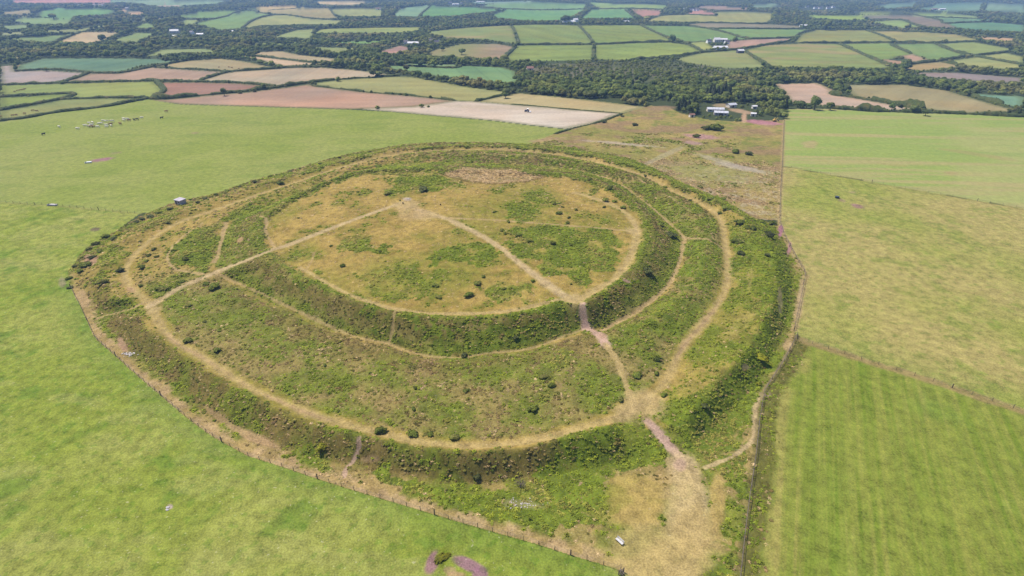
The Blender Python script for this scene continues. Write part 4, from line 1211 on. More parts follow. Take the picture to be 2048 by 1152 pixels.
# ------------------------------------------------------------------ scattering by geometry nodes
def scatter(name, pts, rot, scl, var, protos, label):
    """one object whose points carry copies of the given meshes"""
    me = bpy.data.meshes.new(name)
    me.vertices.add(len(pts))
    me.vertices.foreach_set('co', np.ascontiguousarray(pts, np.float32).ravel())
    a = me.attributes.new('rot', 'FLOAT_VECTOR', 'POINT')
    a.data.foreach_set('vector', np.ascontiguousarray(rot, np.float32).ravel())
    a = me.attributes.new('scl', 'FLOAT_VECTOR', 'POINT')
    a.data.foreach_set('vector', np.ascontiguousarray(scl, np.float32).ravel())
    a = me.attributes.new('var', 'INT', 'POINT')
    a.data.foreach_set('value', np.ascontiguousarray(var, np.int32))
    o = new_obj(name, me)
    tag(o, label, kind='stuff')
    ng = bpy.data.node_groups.new(name + '_scatter', 'GeometryNodeTree')
    ng.interface.new_socket('Geometry', in_out='INPUT', socket_type='NodeSocketGeometry')
    ng.interface.new_socket('Geometry', in_out='OUTPUT', socket_type='NodeSocketGeometry')
    N, L = ng.nodes, ng.links.new
    gi, go = N.new('NodeGroupInput'), N.new('NodeGroupOutput')
    def attr(nm, ty):
        n = N.new('GeometryNodeInputNamedAttribute')
        n.data_type = ty
        n.inputs['Name'].default_value = nm
        return n.outputs['Attribute']
    ar, as_, av = attr('rot', 'FLOAT_VECTOR'), attr('scl', 'FLOAT_VECTOR'), attr('var', 'INT')
    jn = N.new('GeometryNodeJoinGeometry')
    for k, pm in enumerate(protos):
        po = bpy.data.objects.new(pm.name + '_source', pm)      # mesh source only, never linked to the scene
        oi = N.new('GeometryNodeObjectInfo')
        oi.inputs['Object'].default_value = po
        cmp_ = N.new('FunctionNodeCompare')
        cmp_.data_type = 'INT'
        cmp_.operation = 'EQUAL'
        ints = [s for s in cmp_.inputs if s.type == 'INT']
        L(av, ints[0])
        ints[1].default_value = k
        ip = N.new('GeometryNodeInstanceOnPoints')
        L(gi.outputs[0], ip.inputs['Points'])
        L(cmp_.outputs[0], ip.inputs['Selection'])
        L(oi.outputs['Geometry'], ip.inputs['Instance'])
        L(ar, ip.inputs['Rotation'])
        L(as_, ip.inputs['Scale'])
        L(ip.outputs[0], jn.inputs[0])
    L(jn.outputs[0], go.inputs[0])
    md = o.modifiers.new('scatter', 'NODES')
    md.node_group = ng
    return o

# ------------------------------------------------------------------ woodland: nearest trees one by one, the rest as a mass
rs = np.random.default_rng(11)
def woodland():
    # candidates on a jittered grid whose step grows with distance
    P = []
    for (d0, d1, st) in ((330, 620, 5.0), (620, 1000, 6.2), (1000, 1700, 8.0), (1700, 3200, 11.0), (3200, 5200, 17.0)):
        gx, gy = np.meshgrid(np.arange(-d1 * .95, d1 * .95, st), np.arange(0, d1, st))
        q = np.stack([gx.ravel(), gy.ravel()], 1) + rs.uniform(-.45, .45, (gx.size, 2)) * st
        d = np.hypot(q[:, 0], q[:, 1])
        k = (d >= d0) & (d < d1) & (np.abs(q[:, 0]) < 0.95 * q[:, 1] + 40)
        P.append(np.concatenate([q[k], np.full((k.sum(), 1), st)], 1))
    P = np.vstack(P)
    x, y = P[:, 0], P[:, 1]
    wood = np.ones(len(x), bool)
    for n, poly, _ in FPOLY:
        wood &= ~inside(x, y, poly)
    for poly in list(NPOLY.values()) + [FORTP]:
        wood &= ~inside(x, y, poly)
    P = P[wood]
    x, y = P[:, 0], P[:, 1]
    z = height(x, y)
    px, py, fz = project(x, y, z)
    keep = ~((py > 197) & (px < 1245)) & (py < 250) & (py > -25) & (px > -60) & (px < 2110)
    P, x, y, z, px, py, fz = [a[keep] for a in (P, x, y, z, px, py, fz)]
    dens = fbm(x / 45, y / 45, 61)
    conw = (px > 1330) & (px < 1580) & (py > 178) & (fbm(x / 30, y / 30, 63) > .58)
    kind = np.where(conw, rs.integers(5, 7, len(x)), rs.choice([0, 1, 2, 3, 4], len(x), p=[.24, .24, .22, .16, .14]))
    hgt = np.array([6.6, 7.0, 4.6, 6.0, 3.2, 13, 10.5])[kind]
    s = rs.uniform(.72, 1.2, len(x)) * (0.62 + 0.65 * dens) * np.where(P[:, 2] > 10, 1.25, 1.0)
    s = np.where(conw, s * .80, s)
    s = np.where((px > 1000) & ~conw, s * .88, s)
    moor = inside(x, y, MOORP)
    kind = np.where(moor, rs.choice([2, 4], len(x)), kind)
    s = np.where(moor, s * rs.uniform(.5, 1.0, len(x)), s)
    # keep crowns from standing in front of open fields seen behind them
    tx, ty, _ = project(x, y, z + hgt * s * 0.8)
    clear = np.ones(len(x), bool)
    for n, pp in FPIX.items():
        clear &= ~inside(tx, ty, pp)
    for nm in ('pasture_upper', 'right_upper', 'heath'):
        clear &= ~inside(tx, ty, np.array(NEAR[nm], float))
    small = ~clear & (rs.random(len(x)) < 0.55)
    kind = np.where(small, 4, kind)
    s = np.where(small, s * 0.55, s)
    ok = (clear | small) & (dens > 0.27) & ~(moor & (rs.random(len(x)) < .12))
    # clearings seen in the wood
    for (cx_, cy_, rx_, ry_) in ((1310,163,30,3.5),(1345,172,9,4),(1440,218,40,9),(1266,176,7,4),(1325,212,32,8),(1500,222,26,8),(1062,140,12,5),(1525,240,45,8),(1488,232,8,12),(880,86,10,5),(845,100,12,5),(826,90,16,4),
                             (350,68,16,9),(395,72,16,6),(1440,84,24,7),(1440,98,16,4),(1482,106,10,4),(1140,44,24,5),(1255,45,9,3),(1390,22,14,4),(1640,20,44,6),(910,10,16,5),(200,13,18,4),(255,18,8,4),(10,133,14,5),(1870,18,20,4),(700,9,14,3),(760,17,12,4)):
        ok &= ((px - cx_) / rx_) ** 2 + ((py - cy_) / ry_) ** 2 > 1
    yard = (px > 1395) & (px < 1562) & (py > 207)
    low = yard & (rs.random(len(px)) < np.where(px > 1512, .8, np.where(py > 235, .55, .16)))
    ok &= ~yard | low
    kind = np.where(low, 4, kind)
    s = np.where(low, np.minimum(s, np.where(px > 1512, 1.0, .55)), s)
    x, y, z, kind, s, px, py, fz = [a[ok] for a in (x, y, z, kind, s, px, py, fz)]
    rot = rs.uniform(0, 6.28, len(x))
    size = s * np.array([4.2, 3.6, 3, 4.6, 2.4, 4.5, 3.8])[kind] / fz
    o = np.argsort(-size)
    o = o[(px[o] > 5) & (px[o] < 2043)]
    single = np.zeros(len(x), bool)
    single[o[:280]] = True
    for i in np.nonzero(single)[0]:
        con = kind[i] >= 5
        if con:
            nm, lab, grp = 'conifer_tree', 'dark conifer in the wood behind the white roofed sheds', 'conifers in the wood'
        elif px[i] > 1000:
            q = int(np.searchsorted([1180, 1330, 1460], px[i]))
            where = ['behind the golden stubble field', 'left of the white roofed sheds', 'just behind the white roofed sheds', 'at the right end by the pink stubble'][q]
            nm, lab, grp = 'broadleaf_tree', 'round broadleaf tree in the wood ' + where, 'broadleaf trees ' + where
        else:
            nm, lab, grp = 'broadleaf_tree', 'round broadleaf tree in the belt of wood at left', 'broadleaf trees in the left wood'
        plant_tree(kind[i], x[i], y[i], z[i] - 0.1, s[i], rot[i], nm, lab, grp, sz=0.92 + .16 * rs.random())
    k = ~single
    n = k.sum()
    sc = np.stack([s[k], s[k], s[k] * rs.uniform(.85, 1.15, n)], 1)
    scatter('woodland', np.stack([x[k], y[k], z[k] - .1], 1), np.stack([np.zeros(n), np.zeros(n), rot[k]], 1), sc, kind[k], [c[0] for c in CROWNS], 'dark mass of woodland filling the valley between the fields')
    print('wood', single.sum(), n)
woodland()

# ------------------------------------------------------------------ hedges
def hedge(pl, w, h, bushy, label, seed, step, group=None):
    rng = np.random.default_rng(seed)
    p = resample(cr_spline(pl, 5), step)
    n = len(p)
    t = np.gradient(p, axis=0)
    t /= np.linalg.norm(t, axis=1, keepdims=True) + 1e-9
    nx = np.stack([-t[:, 1], t[:, 0]], 1)
    s = np.arange(n) * step
    hv = h * (0.72 + 0.55 * vnoise(s / 7, s * 0, seed) + bushy * 1.3 * np.maximum(0, vnoise(s / 11, s * 0, seed + 5) - .5) * 2)
    wv = w * (0.75 + 0.5 * vnoise(s / 6, s * 0, seed + 9) + bushy * .7 * np.maximum(0, vnoise(s / 11, s * 0, seed + 5) - .5) * 2)
    gap = (vnoise(s / 16, s * 0, seed + 21) < 0.16 + .12 * bushy) & (bushy > .5)
    hv = np.where(gap, hv * .35, hv)
    wv = np.where(gap, wv * .5, wv)
    prof = np.array([(-.55, -.15), (-.56, .35), (-.42, .78), (-.12, 1.0), (.16, .98), (.44, .76), (.56, .32), (.55, -.15)])
    K = len(prof)
    zg = height(p[:, 0], p[:, 1])
    V = np.zeros((n, K, 3))
    for k, (a, b) in enumerate(prof):
        jit = rng.uniform(-.13, .13, (n, 2))
        V[:, k, :2] = p + nx * ((a + jit[:, 0]) * wv)[:, None]
        V[:, k, 2] = zg + (b + (jit[:, 1] if b > 0 else 0)) * hv
    tap = np.minimum(1, np.minimum(np.arange(n), np.arange(n)[::-1]) / 1.5 + .35)
    V[:, :, 2] = zg[:, None] + (V[:, :, 2] - zg[:, None]) * tap[:, None]
    i, j = np.meshgrid(np.arange(n - 1), np.arange(K - 1), indexing='ij')
    F = np.stack([i * K + j, i * K + j + 1, (i + 1) * K + j + 1, (i + 1) * K + j], -1).reshape(-1, 4)
    pn = np.array([(-.9, .2), (-.8, .5), (-.5, .8), (-.1, 1), (.1, 1), (.5, .8), (.8, .5), (.9, .2)])
    HN = np.concatenate([nx[:, None, :] * pn[None, :, 0:1], np.tile(pn[None, :, 1:2], (n, 1, 1))], 2) + rng.normal(size=(n, K, 3)) * .18
    parts = [(V.reshape(-1, 3), F, HN.reshape(-1, 3))]
    dist = np.hypot(*p.mean(0))
    nl = int(n * step * (2.2 if dist < 700 else .7))
    nl = min(nl, 1400)
    q = rng.integers(0, n, nl)
    a = rng.uniform(-.6, .6, nl)
    top = np.sqrt(np.maximum(0, 1 - (a / .62) ** 2))
    C = np.concatenate([p[q] + nx[q] * (a * wv[q])[:, None] + t[q] * rng.uniform(-.5, .5, (nl, 1)) * step, (zg[q] + hv[q] * top * rng.uniform(.5, 1.12, nl) * tap[q])[:, None]], 1)
    Nn = np.concatenate([nx[q] * a[:, None] * 1.6, np.full((nl, 1), .8)], 1) + rng.normal(size=(nl, 3)) * .4
    Nn /= np.linalg.norm(Nn, axis=1, keepdims=True)
    qd = quads_at(rng, C, Nn, 0.5 if dist < 700 else 0.9)
    parts.append((qd[0], qd[1], np.repeat(Nn, 4, 0)))
    o = new_obj('hedge', tri_mesh('hedge', parts, M['hedge']))
    tag(o, label, 'hedge', group)
for k, (pl, w, h, bu, lab) in enumerate(HEDGES):
    hedge(at_poly(pl), w, h, bu, lab, 100 + k, 1.6, 'hedges round the nearer fields')
for k, pl in enumerate(FARHEDGES):
    hedge(at_poly(pl), 4.2, 2.6, .45, FARHEDGE_LABELS[k], 200 + k, 5.0, 'hedges between the far fields')
# ------------------------------------------------------------------ low vegetation on and round the fort
def frond_clump(name, seed, nf, ln, w, hgt, material):
    rng = np.random.default_rng(seed)
    parts = []
    for k in range(nf):
        a = k * 2.4 + rng.uniform(-.4, .4)
        L_ = ln * rng.uniform(.6, 1.15)
        hh = hgt * rng.uniform(.6, 1.15)
        d = np.array([math.cos(a), math.sin(a), 0])
        sd_ = np.array([-d[1], d[0], 0])
        pts = [np.array([0, 0, 0]), d * L_ * .38 + [0, 0, hh * .85], d * L_ * .75 + [0, 0, hh], d * L_ * 1.15 + [0, 0, hh * .62]]
        ww = [w * .15, w, w * .75, 0.03]
        V, F = [], []
        tl = rng.uniform(-.25, .25)
        for p, q in zip(pts, ww):
            V += [p - sd_ * q + [0, 0, tl * q], p + sd_ * q - [0, 0, tl * q]]
        for i in range(3):
            F.append([2 * i, 2 * i + 1, 2 * i + 3, 2 * i + 2])
        V = np.array(V)
        NN = np.tile(d * .35 + [0, 0, .9], (len(V), 1)) + rng.normal(size=3) * .25
        parts.append((V, np.array(F), NN))
    return tri_mesh(name, parts, material)
def mound_clump(name, seed, n, r, h, leaf, material):
    rng = np.random.default_rng(seed)
    v, f = ICO2
    v = v * (1 + .35 * (rng.random(len(v)) - .5))[:, None] * [r * .85, r * .85, h * .8]
    v[:, 2] = np.maximum(v[:, 2], -.05)
    d = rng.normal(size=(n, 3))
    d[:, 2] = np.abs(d[:, 2])
    d /= np.linalg.norm(d, axis=1, keepdims=True)
    nn = d + rng.normal(size=(n, 3)) * .5
    nn /= np.linalg.norm(nn, axis=1, keepdims=True)
    q = quads_at(rng, d * [r, r, h] * rng.uniform(.75, 1.2, (n, 1)), nn, leaf)
    sn = d + [0, 0, .5] + rng.normal(size=(n, 3)) * .25
    return tri_mesh(name, [(v, f, v / [r, r, h] + [0, 0, .6]), (q[0], q[1], np.repeat(sn, 4, 0))], material)
def blade_clump(name, seed, n, r, h, w, material):
    rng = np.random.default_rng(seed)
    V, F = [], []
    for k in range(n):
        a, q = rng.uniform(0, 6.28), r * math.sqrt(rng.random())
        b = np.array([math.cos(a) * q, math.sin(a) * q, 0])
        ang = rng.uniform(0, 6.28)
        s = np.array([math.cos(ang), math.sin(ang), 0]) * w
        tip = b * 1.7 + [rng.normal() * .12, rng.normal() * .12, h * rng.uniform(.6, 1.2)]
        i = len(V)
        V += [b - s, b + s, tip]
        F.append([i, i + 1, i + 2])
    V = np.array(V)
    return tri_mesh(name, [(V, np.array(F), np.tile([0, 0, 1.0], (len(V), 1)) + np.repeat(rng.normal(size=(n, 3)) * .3, 3, 0))], material)
FR = [frond_clump('bracken_clump', 1, 9, .62, .17, .50, M['bracken']), frond_clump('bracken_clump', 2, 11, .78, .19, .62, M['bracken']), frond_clump('bracken_clump', 3, 7, .50, .16, .38, M['bracken'])]
HE = [mound_clump('heather_clump', 4, 46, .55, .55, .17, M['heather']), mound_clump('heather_clump', 5, 60, .75, .62, .20, M['heather'])]
TU = [blade_clump('grass_tuft', 6, 26, .32, .42, .045, M['dead']), frond_clump('dead_frond', 7, 7, .55, .12, .22, M['dead'])]
DEADZ = [((1028,1006),(26,8)),((1075,1010),(34,7)),((1090,1030),(40,14)),((500,868),(70,14)),((245,690),(12,26)),((182,520),(18,14)),((570,905),(60,9)),((1480,333),(60,8)),((1300,290),(110,5)),((1330,312),(40,9)),((690,945),(60,18)),((1060,770),(110,40)),((900,790),(120,45)),((620,700),(120,45)),((935,655),(60,9)),((1220,610),(30,12)),((1290,870),(30,14)),((985,352),(90,12)),((240,580),(24,20)),((1430,345),(110,24))]
DEADP = []
for c, r in DEADZ:
    p = at_poly([c, (c[0] + r[0], c[1]), (c[0], c[1] + r[1])])
    DEADP.append((p[0], np.linalg.inv(np.array([p[1] - p[0], p[2] - p[0]]).T)))
def low_vegetation():
    rng = np.random.default_rng(5)
    n = 330000
    x = rng.uniform(-175, 150, n)
    y = rng.uniform(52, 395, n)
    ok = np.abs(x) < 0.95 * y + 30
    x, y = x[ok], y[ok]
    lc = landcover(x, y)
    z = height(x, y)
    B, Hh, T = lc['b'], lc['h'], lc['tus']
    dz = np.zeros(len(x))
    for c0, Mi in DEADP:
        q = Mi @ np.stack([x - c0[0], y - c0[1]])
        dz = np.maximum(dz, np.exp(-(q ** 2).sum(0) * 1.2))
    reed = inside(x, y, REEDP)
    onpath = np.array(REGION_NAMES)[lc['reg']] == 'path'
    u = rng.random(len(x))
    far = np.clip(np.hypot(x, y) / 240, .75, 1.35)
    isb = u < B * .95
    ish = (~isb) & (rng.random(len(x)) < Hh * .62)
    isb &= rng.random(len(x)) > .10
    ish &= rng.random(len(x)) > .10
    ist = (~isb) & (~ish) & ~onpath & ((rng.random(len(x)) < np.maximum(T * .55, .5 * np.maximum(B, Hh)) + dz * .5 * ((B + Hh + T) > .05)) | reed)
    def put(name, sel, protos, smin, smax, label, flat=0.62):
        m = np.nonzero(sel)[0]
        k = len(m)
        s = rng.uniform(smin, smax, k) * far[m]
        rot = np.stack([rng.normal(size=k) * .12, rng.normal(size=k) * .12, rng.uniform(0, 6.28, k)], 1)
        scatter(name, np.stack([x[m], y[m], z[m] - .06], 1), rot, np.stack([s, s, s * rng.uniform(.75, 1.2, k) * flat], 1), rng.integers(0, len(protos), k), protos, label)
        print(name, k)
    put('bracken', isb, FR, .45, 1.0, 'bright green bracken growing in beds over the banks and ditches')
    put('heather', ish, HE, .38, .95, 'brown heather and rough scrub on the faces of the banks')
    put('dead_bracken', ist & ~reed, TU, .6, 1.2, 'pale dead bracken litter and dry grass tufts on the slopes')
    put('reeds', reed & (rng.random(len(x)) < .6), TU, .9, 1.5, 'patch of pinkish tan dead reeds at the far end of the hilltop')
low_vegetation()

# ------------------------------------------------------------------ single bushes and trees
def bush_mesh(name, seed, material, dead=False):
    return crown_mesh(name, seed, material, 1.0, .85, 0.05, 300, .15, 6, .15)
BUSH = {'gorse': [bush_mesh('foliage', 20 + k, M['gorse']) for k in range(3)], 'dark': [bush_mesh('foliage', 30 + k, M['gorse_dark']) for k in range(2)], 'gold': [bush_mesh('foliage', 40, M['gorse_gold'])]}
STEM = trunk_mesh('stem', 50, .9, .07, 3, .45)
def bush(px, py, rpx, ty, label, group=None, name='gorse_bush', cat='bush', sz=1.0):
    x, y, z = at1(px, py + rpx * .45)
    dist = y * _cp - (z - CAM_H) * _sp
    r = 0.9 * rpx * dist / FPX
    e = new_obj(name, None, loc=(x, y, z - .12 * r))
    e.rotation_euler = (0, 0, random.uniform(0, 6.28))
    e.scale = (r * random.uniform(.8, 1.4), r * random.uniform(.6, 1.0), r * random.uniform(.5, .72) * sz)
    tag(e, label, cat, group)
    new_obj('foliage', random.choice(BUSH[ty]), e)
    new_obj('stem', STEM, e)
random.seed(3)
ORD = ['first','second','third','fourth','fifth','sixth','seventh','eighth','ninth','tenth','eleventh','twelfth','thirteenth','fourteenth','fifteenth','sixteenth','seventeenth','eighteenth','nineteenth','twentieth']
def ordinal(k, n):
    """place in a row counted from the nearer end"""
    if k < (n + 1) // 2:
        return 'leftmost' if k == 0 else ORD[k] + ' from left'
    k = n - 1 - k
    return 'rightmost' if k == 0 else ORD[k] + ' from right'
def bush_row(lst, ty, phrase, group):
    lst = sorted(lst)
    for k, a in enumerate(lst):
        bush(*a, random.choice(ty), phrase + ', ' + ordinal(k, len(lst)), group)
HILL = [(967,552,6),(877,593,7),(871,569,9),(1066,560,7),(1142,567,4),(685,530,7),(760,501,6),(716,383,4),(776,386,8),(1036,468,8),(1106,485,8),(1142,489,5),(1017,442,6),(989,422,5),(1135,444,7),(1138,434,5),(1118,424,8),(1109,406,6),(1125,413,4),(1152,418,5),(1208,413,5),(878,516,5),(1007,576,6),(662,491,4),(597,435,3.5),(800,400,3)]
bush_row(HILL, ['gorse'], 'small gorse bush on the grass inside the inner bank', 'gorse bushes on the hilltop grass')
SLOPE = [(830,774,6),(933,779,8),(827,815,8),(1104,769,8),(1087,751,9),(561,691,6),(650,729,5),(438,659,6),(409,642,5),(380,609,6)]
bush_row(SLOPE, ['gorse'], 'small gorse bush on the broad near slope', 'gorse bushes on the broad near slope')
SLOPE2 = [(762,857,17),(827,864,12),(860,866,10),(909,871,12),(1066,813,13),(434,698,11),(376,677,12)]
SL2 = ['largest dark bush just above the ring path at lower centre','middle one of the bushes above the near ring path','bush right of the middle one above the near ring path','wide low bush nearest the bottom of the ring path','dark bush alone on the lower right of the broad slope','dark round bush on the ring path bend at lower left','long bush beside the ring path at far left of the slope']
for a, l in zip(SLOPE2, SL2): bush(*a, 'gorse', l, 'larger bushes beside the near ring path')
LEFT = [(205,561,13),(284,532,10),(308,496,8),(298,508,8),(313,512,5),(294,520,6),(321,573,12),(335,575,9),(363,561,8),(282,570,6),(371,515,10),(347,500,5),(428,570,13),(412,566,9),(335,443,7)]
bush_row(LEFT, ['gorse'], 'dark green bush among the left end paths', 'bushes at the left end of the fort')
FRG = [(212,471,9),(191,486,8),(178,496,7),(301,431,9),(318,424,9),(274,442,6),(253,448,5),(340,416,8),(410,395,7),(397,404,7),(171,527,13),(160,540,9),(138,554,8),(140,573,7),(228,475,8),(285,437,7),(432,388,6),(455,380,5),(480,372,5),(540,352,5),(580,342,5),(150,530,8),(185,512,9),(200,500,8),(600,336,4),(680,315,4),(740,303,4),(780,297,4)]
bush_row(FRG, ['dark', 'gorse'], 'dark shrub along the far left fort edge', 'shrubs along the far left boundary')
RGT = [(1507,455,10),(1545,444,11),(1446,395,7),(1452,414,10),(1479,441,13),(1473,480,12),(1569,505,5),(1495,452,9),(1520,440,9),(1275,746,13),(1313,717,9),(1313,744,9),(1328,787,10),(1241,796,9),(1420,395,7),(1400,372,6),(1380,400,6),(1290,350,5),(1440,424,7),(1330,372,6)]
bush_row(RGT, ['gorse'], 'green bush on the right hand banks', 'bushes on the right hand banks')
RIM = [(1210,398,9),(1229,401,7),(1246,412,9),(1219,374,10),(1179,357,8),(1302,425,8),(1320,446,10)]
bush_row(RIM, ['gorse'], 'dark bush on the far right rim', 'bushes on the far right rim')
ONE = [(954,563,12,'gorse','taller of the two dark bushes inside the near inner bank'),(938,588,11,'gorse','lower round dark bush just inside the near inner bank'),(846,376,12,'dark','dark hollow bush in the bracken at the top of the hilltop'),
 (1003,458,7,'gorse','left one of the pair of small bushes beside the hilltop path'),(1010,465,6,'gorse','right one of the pair of small bushes beside the hilltop path'),(1060,480,9,'gorse','bush at the upper corner of the large right bracken bed'),
 (1296,540,14,'dark','grey green thorn bush alone in the right inner ditch'),(1342,466,13,'dark','dark round tree where the right ditch path forks'),(928,709,9,'dark','small dark bush on the near inner ditch path'),(1031,673,9,'dark','dark bush halfway up the face of the inner bank'),
 (241,539,9,'dark','very dark bush beside the left bend of the ring path'),(239,465,11,'gold','yellow green bush in the left boundary shrub row'),(1482,505,9,'dark','dark bush on the right berm beside the ring path'),(1534,508,9,'dark','dark bush nearest the right outer bank crest'),
 (1536,466,14,'dark','broad dark thorn at the right corner of the fort'),(1522,712,16,'gold','big yellow green bush by the right hand fence'),(1517,766,8,'gold','small yellow green bush below the big one by the fence'),(1409,809,11,'dark','dark hollow in the bracken bank right of the entrance'),
 (1471,300,13,'gorse','left one of the two dark bushes in the middle of the heath'),(1497,304,12,'dark','right one of the two dark bushes in the middle of the heath'),(1392,271,8,'gorse','bush on the pink bare patch in the heath'),(1430,252,18,'gorse','wide low scrub patch below the white roofed sheds'),
 (1412,255,10,'gorse','left end of the scrub below the white roofed sheds'),(1270,248,7,'dark','brown purple bush near the tractor field on the heath'),(1245,231,5,'dark','small dark bush at the corner of the pale field'),(1208,242,7,'dark','dark bush beside the edge of the pale field'),
 (644,890,15,'gold','yellow gorse bush casting a black shadow under the outer bank'),(954,952,11,'dark','grey bare looking bush at the foot of the outer bank'),(905,287,6,'dark','lone dark bush on the far rim against the pasture'),(510,362,8,'dark','dark shrub at the far left rim near the hut'),
 (561,364,8,'gorse','bush beside the far left stretch of ring path'),(884,1110,17,'gold','yellow green tufted mound in the left pasture at bottom'),(640,327,5,'dark','small dark shrub on the far left rim'),(1560,205,9,'dark','dark bush at the end of the wood by the right pasture')]
for a in ONE: bush(a[0], a[1], a[2], a[3], a[4], sz=.5 if 'mound' in a[4] else 1.0)
FT = [(94,139,5,'lone round tree on the near hedge of the blue green field'),(236,161,3,'tiny tree on the hedge under the brown field'),(924,103,8,'round tree standing alone in the pinkish field'),(884,97,6,'tall dark tree left of the round tree in the pinkish field'),
 (208,79,8,'tree at the right corner of the cream field'),(221,59,7,'big tree on the sloping hedge at upper left'),(108,33,8,'tree clump in the middle of the upper left green field'),(1601,208,10,'dark tree at the left end of the right pasture hedge'),
 (1628,210,12,'largest round tree in the right pasture hedge'),(1660,214,8,'third tree along the right pasture hedge'),(1850,225,8,'tree midway along the right pasture hedge'),(1011,190,8,'rounded bush on the hedge above the golden field'),(843,211,5,'bush at the tip of the pale field'),
 (857,212,3,'tiny bush beside the tip of the pale field'),(812,188,4,'small bush on the olive field boundary'),(861,193,4,'second small bush on the olive field boundary'),(755,214,5,'bush where pink field meets the left pasture'),(449,186,7,'dark round bush at the red field hedge'),(480,183,5,'pair of bushes right of it on the red field hedge'),
 (509,180,5,'bush in the middle of the red field hedge'),(677,158,6,'bushy tree on the hedge above the olive field'),(1470,79,6,'tree on the hedge beside the farm'),(1345,80,7,'tree where the hedges meet left of the farm'),(1890,83,5,'tree on the level hedge at right'),(1650,52,10,'dark tree behind the long blue shed'),
 (1815,54,6,'tree at the foot of the pale field at top right'),(1295,42,7,'dark tree beside the lane at top centre'),(1130,38,10,'dark trees behind the long white barns'),(125,165,4,'small bushes by the gate of the mauve field'),(545,130,7,'round tree at the end of the cream strip')]
for (px, py, r, l) in FT:
    x, y, z = at1(px, py + r * .8)
    dist = y * _cp - (z - CAM_H) * _sp
    k = random.choice([0, 3, 1]) if r > 6.5 else random.choice([2, 4])
    plant_tree(k, x, y, z - .1 - (.5 if k in (2, 4) else 0), r * dist / FPX / {0: 4.2, 1: 3.6, 2: 3.0, 3: 4.6, 4: 2.4}[k], random.uniform(0, 6), 'field_tree', l)
def dead_tree():
    x, y, z = at1(1040, 974)
    rng = np.random.default_rng(77)
    e = new_obj('dead_tree', None, loc=(x, y, z))
    tag(e, 'leafless grey dead thorn tree casting a dark shadow at bottom centre', 'tree')
    new_obj('trunk', tri_mesh('trunk', [tube([(0, 0, -.2), (.15, .05, .7), (.1, .2, 1.4)], [.17, .12, .07])], M['grey_wood'], True), e)
    for k in range(11):
        a = k * 2.4 + rng.uniform(-.3, .3)
        z0 = rng.uniform(.5, 1.3)
        L_ = rng.uniform(.9, 1.7)
        d = np.array([math.cos(a), math.sin(a), rng.uniform(.1, .7)])
        p = [np.array([.1, .1, z0]), np.array([.1, .1, z0]) + d * L_ * .5 + rng.normal(size=3) * .12, np.array([.1, .1, z0]) + d * L_ + rng.normal(size=3) * .2]
        parts = [tube(p, [.07, .045, .015], 5)]
        for q in range(4):
            b0 = p[1] * (1 - q / 5) + p[2] * (q / 5)
            parts.append(tube([b0, b0 + rng.normal(size=3) * .28 + [0, 0, .12], b0 + rng.normal(size=3) * .4 + [0, 0, .2]], [.03, .02, .008], 4))
        new_obj('branch', tri_mesh('branch', parts, M['grey_wood']), e)
dead_tree()

# ------------------------------------------------------------------ boxes and other hard parts
def boxes(name, items, material, bevel=0.0):
    """items: (cx, cy, cz, sx, sy, sz[, rotx])"""
    bm = bmesh.new()
    for it in items:
        m = Matrix.Translation(it[:3]) @ (Matrix.Rotation(it[6], 4, 'X') if len(it) > 6 else Matrix.Identity(4)) @ Matrix.Diagonal((*it[3:6], 1))
        bmesh.ops.create_cube(bm, size=1, matrix=m)
    if bevel:
        bmesh.ops.bevel(bm, geom=list(bm.edges), offset=bevel, segments=1, affect='EDGES')
    me = bpy.data.meshes.new(name)
    bm.to_mesh(me)
    bm.free()
    me.materials.append(material)
    return me
def cyl(name, r, h, axis, material, n=18, loc=(0, 0, 0), r2=None):
    bm = bmesh.new()
    rot = {'z': Matrix.Identity(4), 'x': Matrix.Rotation(math.pi / 2, 4, 'Y'), 'y': Matrix.Rotation(math.pi / 2, 4, 'X')}[axis]
    bmesh.ops.create_cone(bm, cap_ends=True, segments=n, radius1=r, radius2=r if r2 is None else r2, depth=h, matrix=Matrix.Translation(loc) @ rot)
    bmesh.ops.bevel(bm, geom=[e for e in bm.edges if e.calc_length() < 2 * r * math.sin(math.pi / n) * 1.2], offset=r * .08, segments=1, affect='EDGES')
    me = bpy.data.meshes.new(name)
    bm.to_mesh(me)
    bm.free()
    me.materials.append(material)
    return me
def thing(name, label, cat, px, py, rz=0, group=None, dz=0.0):
    x, y, z = at1(px, py)
    e = new_obj(name, None, loc=(x, y, z + dz))
    e.rotation_euler = (0, 0, rz)
    tag(e, label, cat, group)
    return e

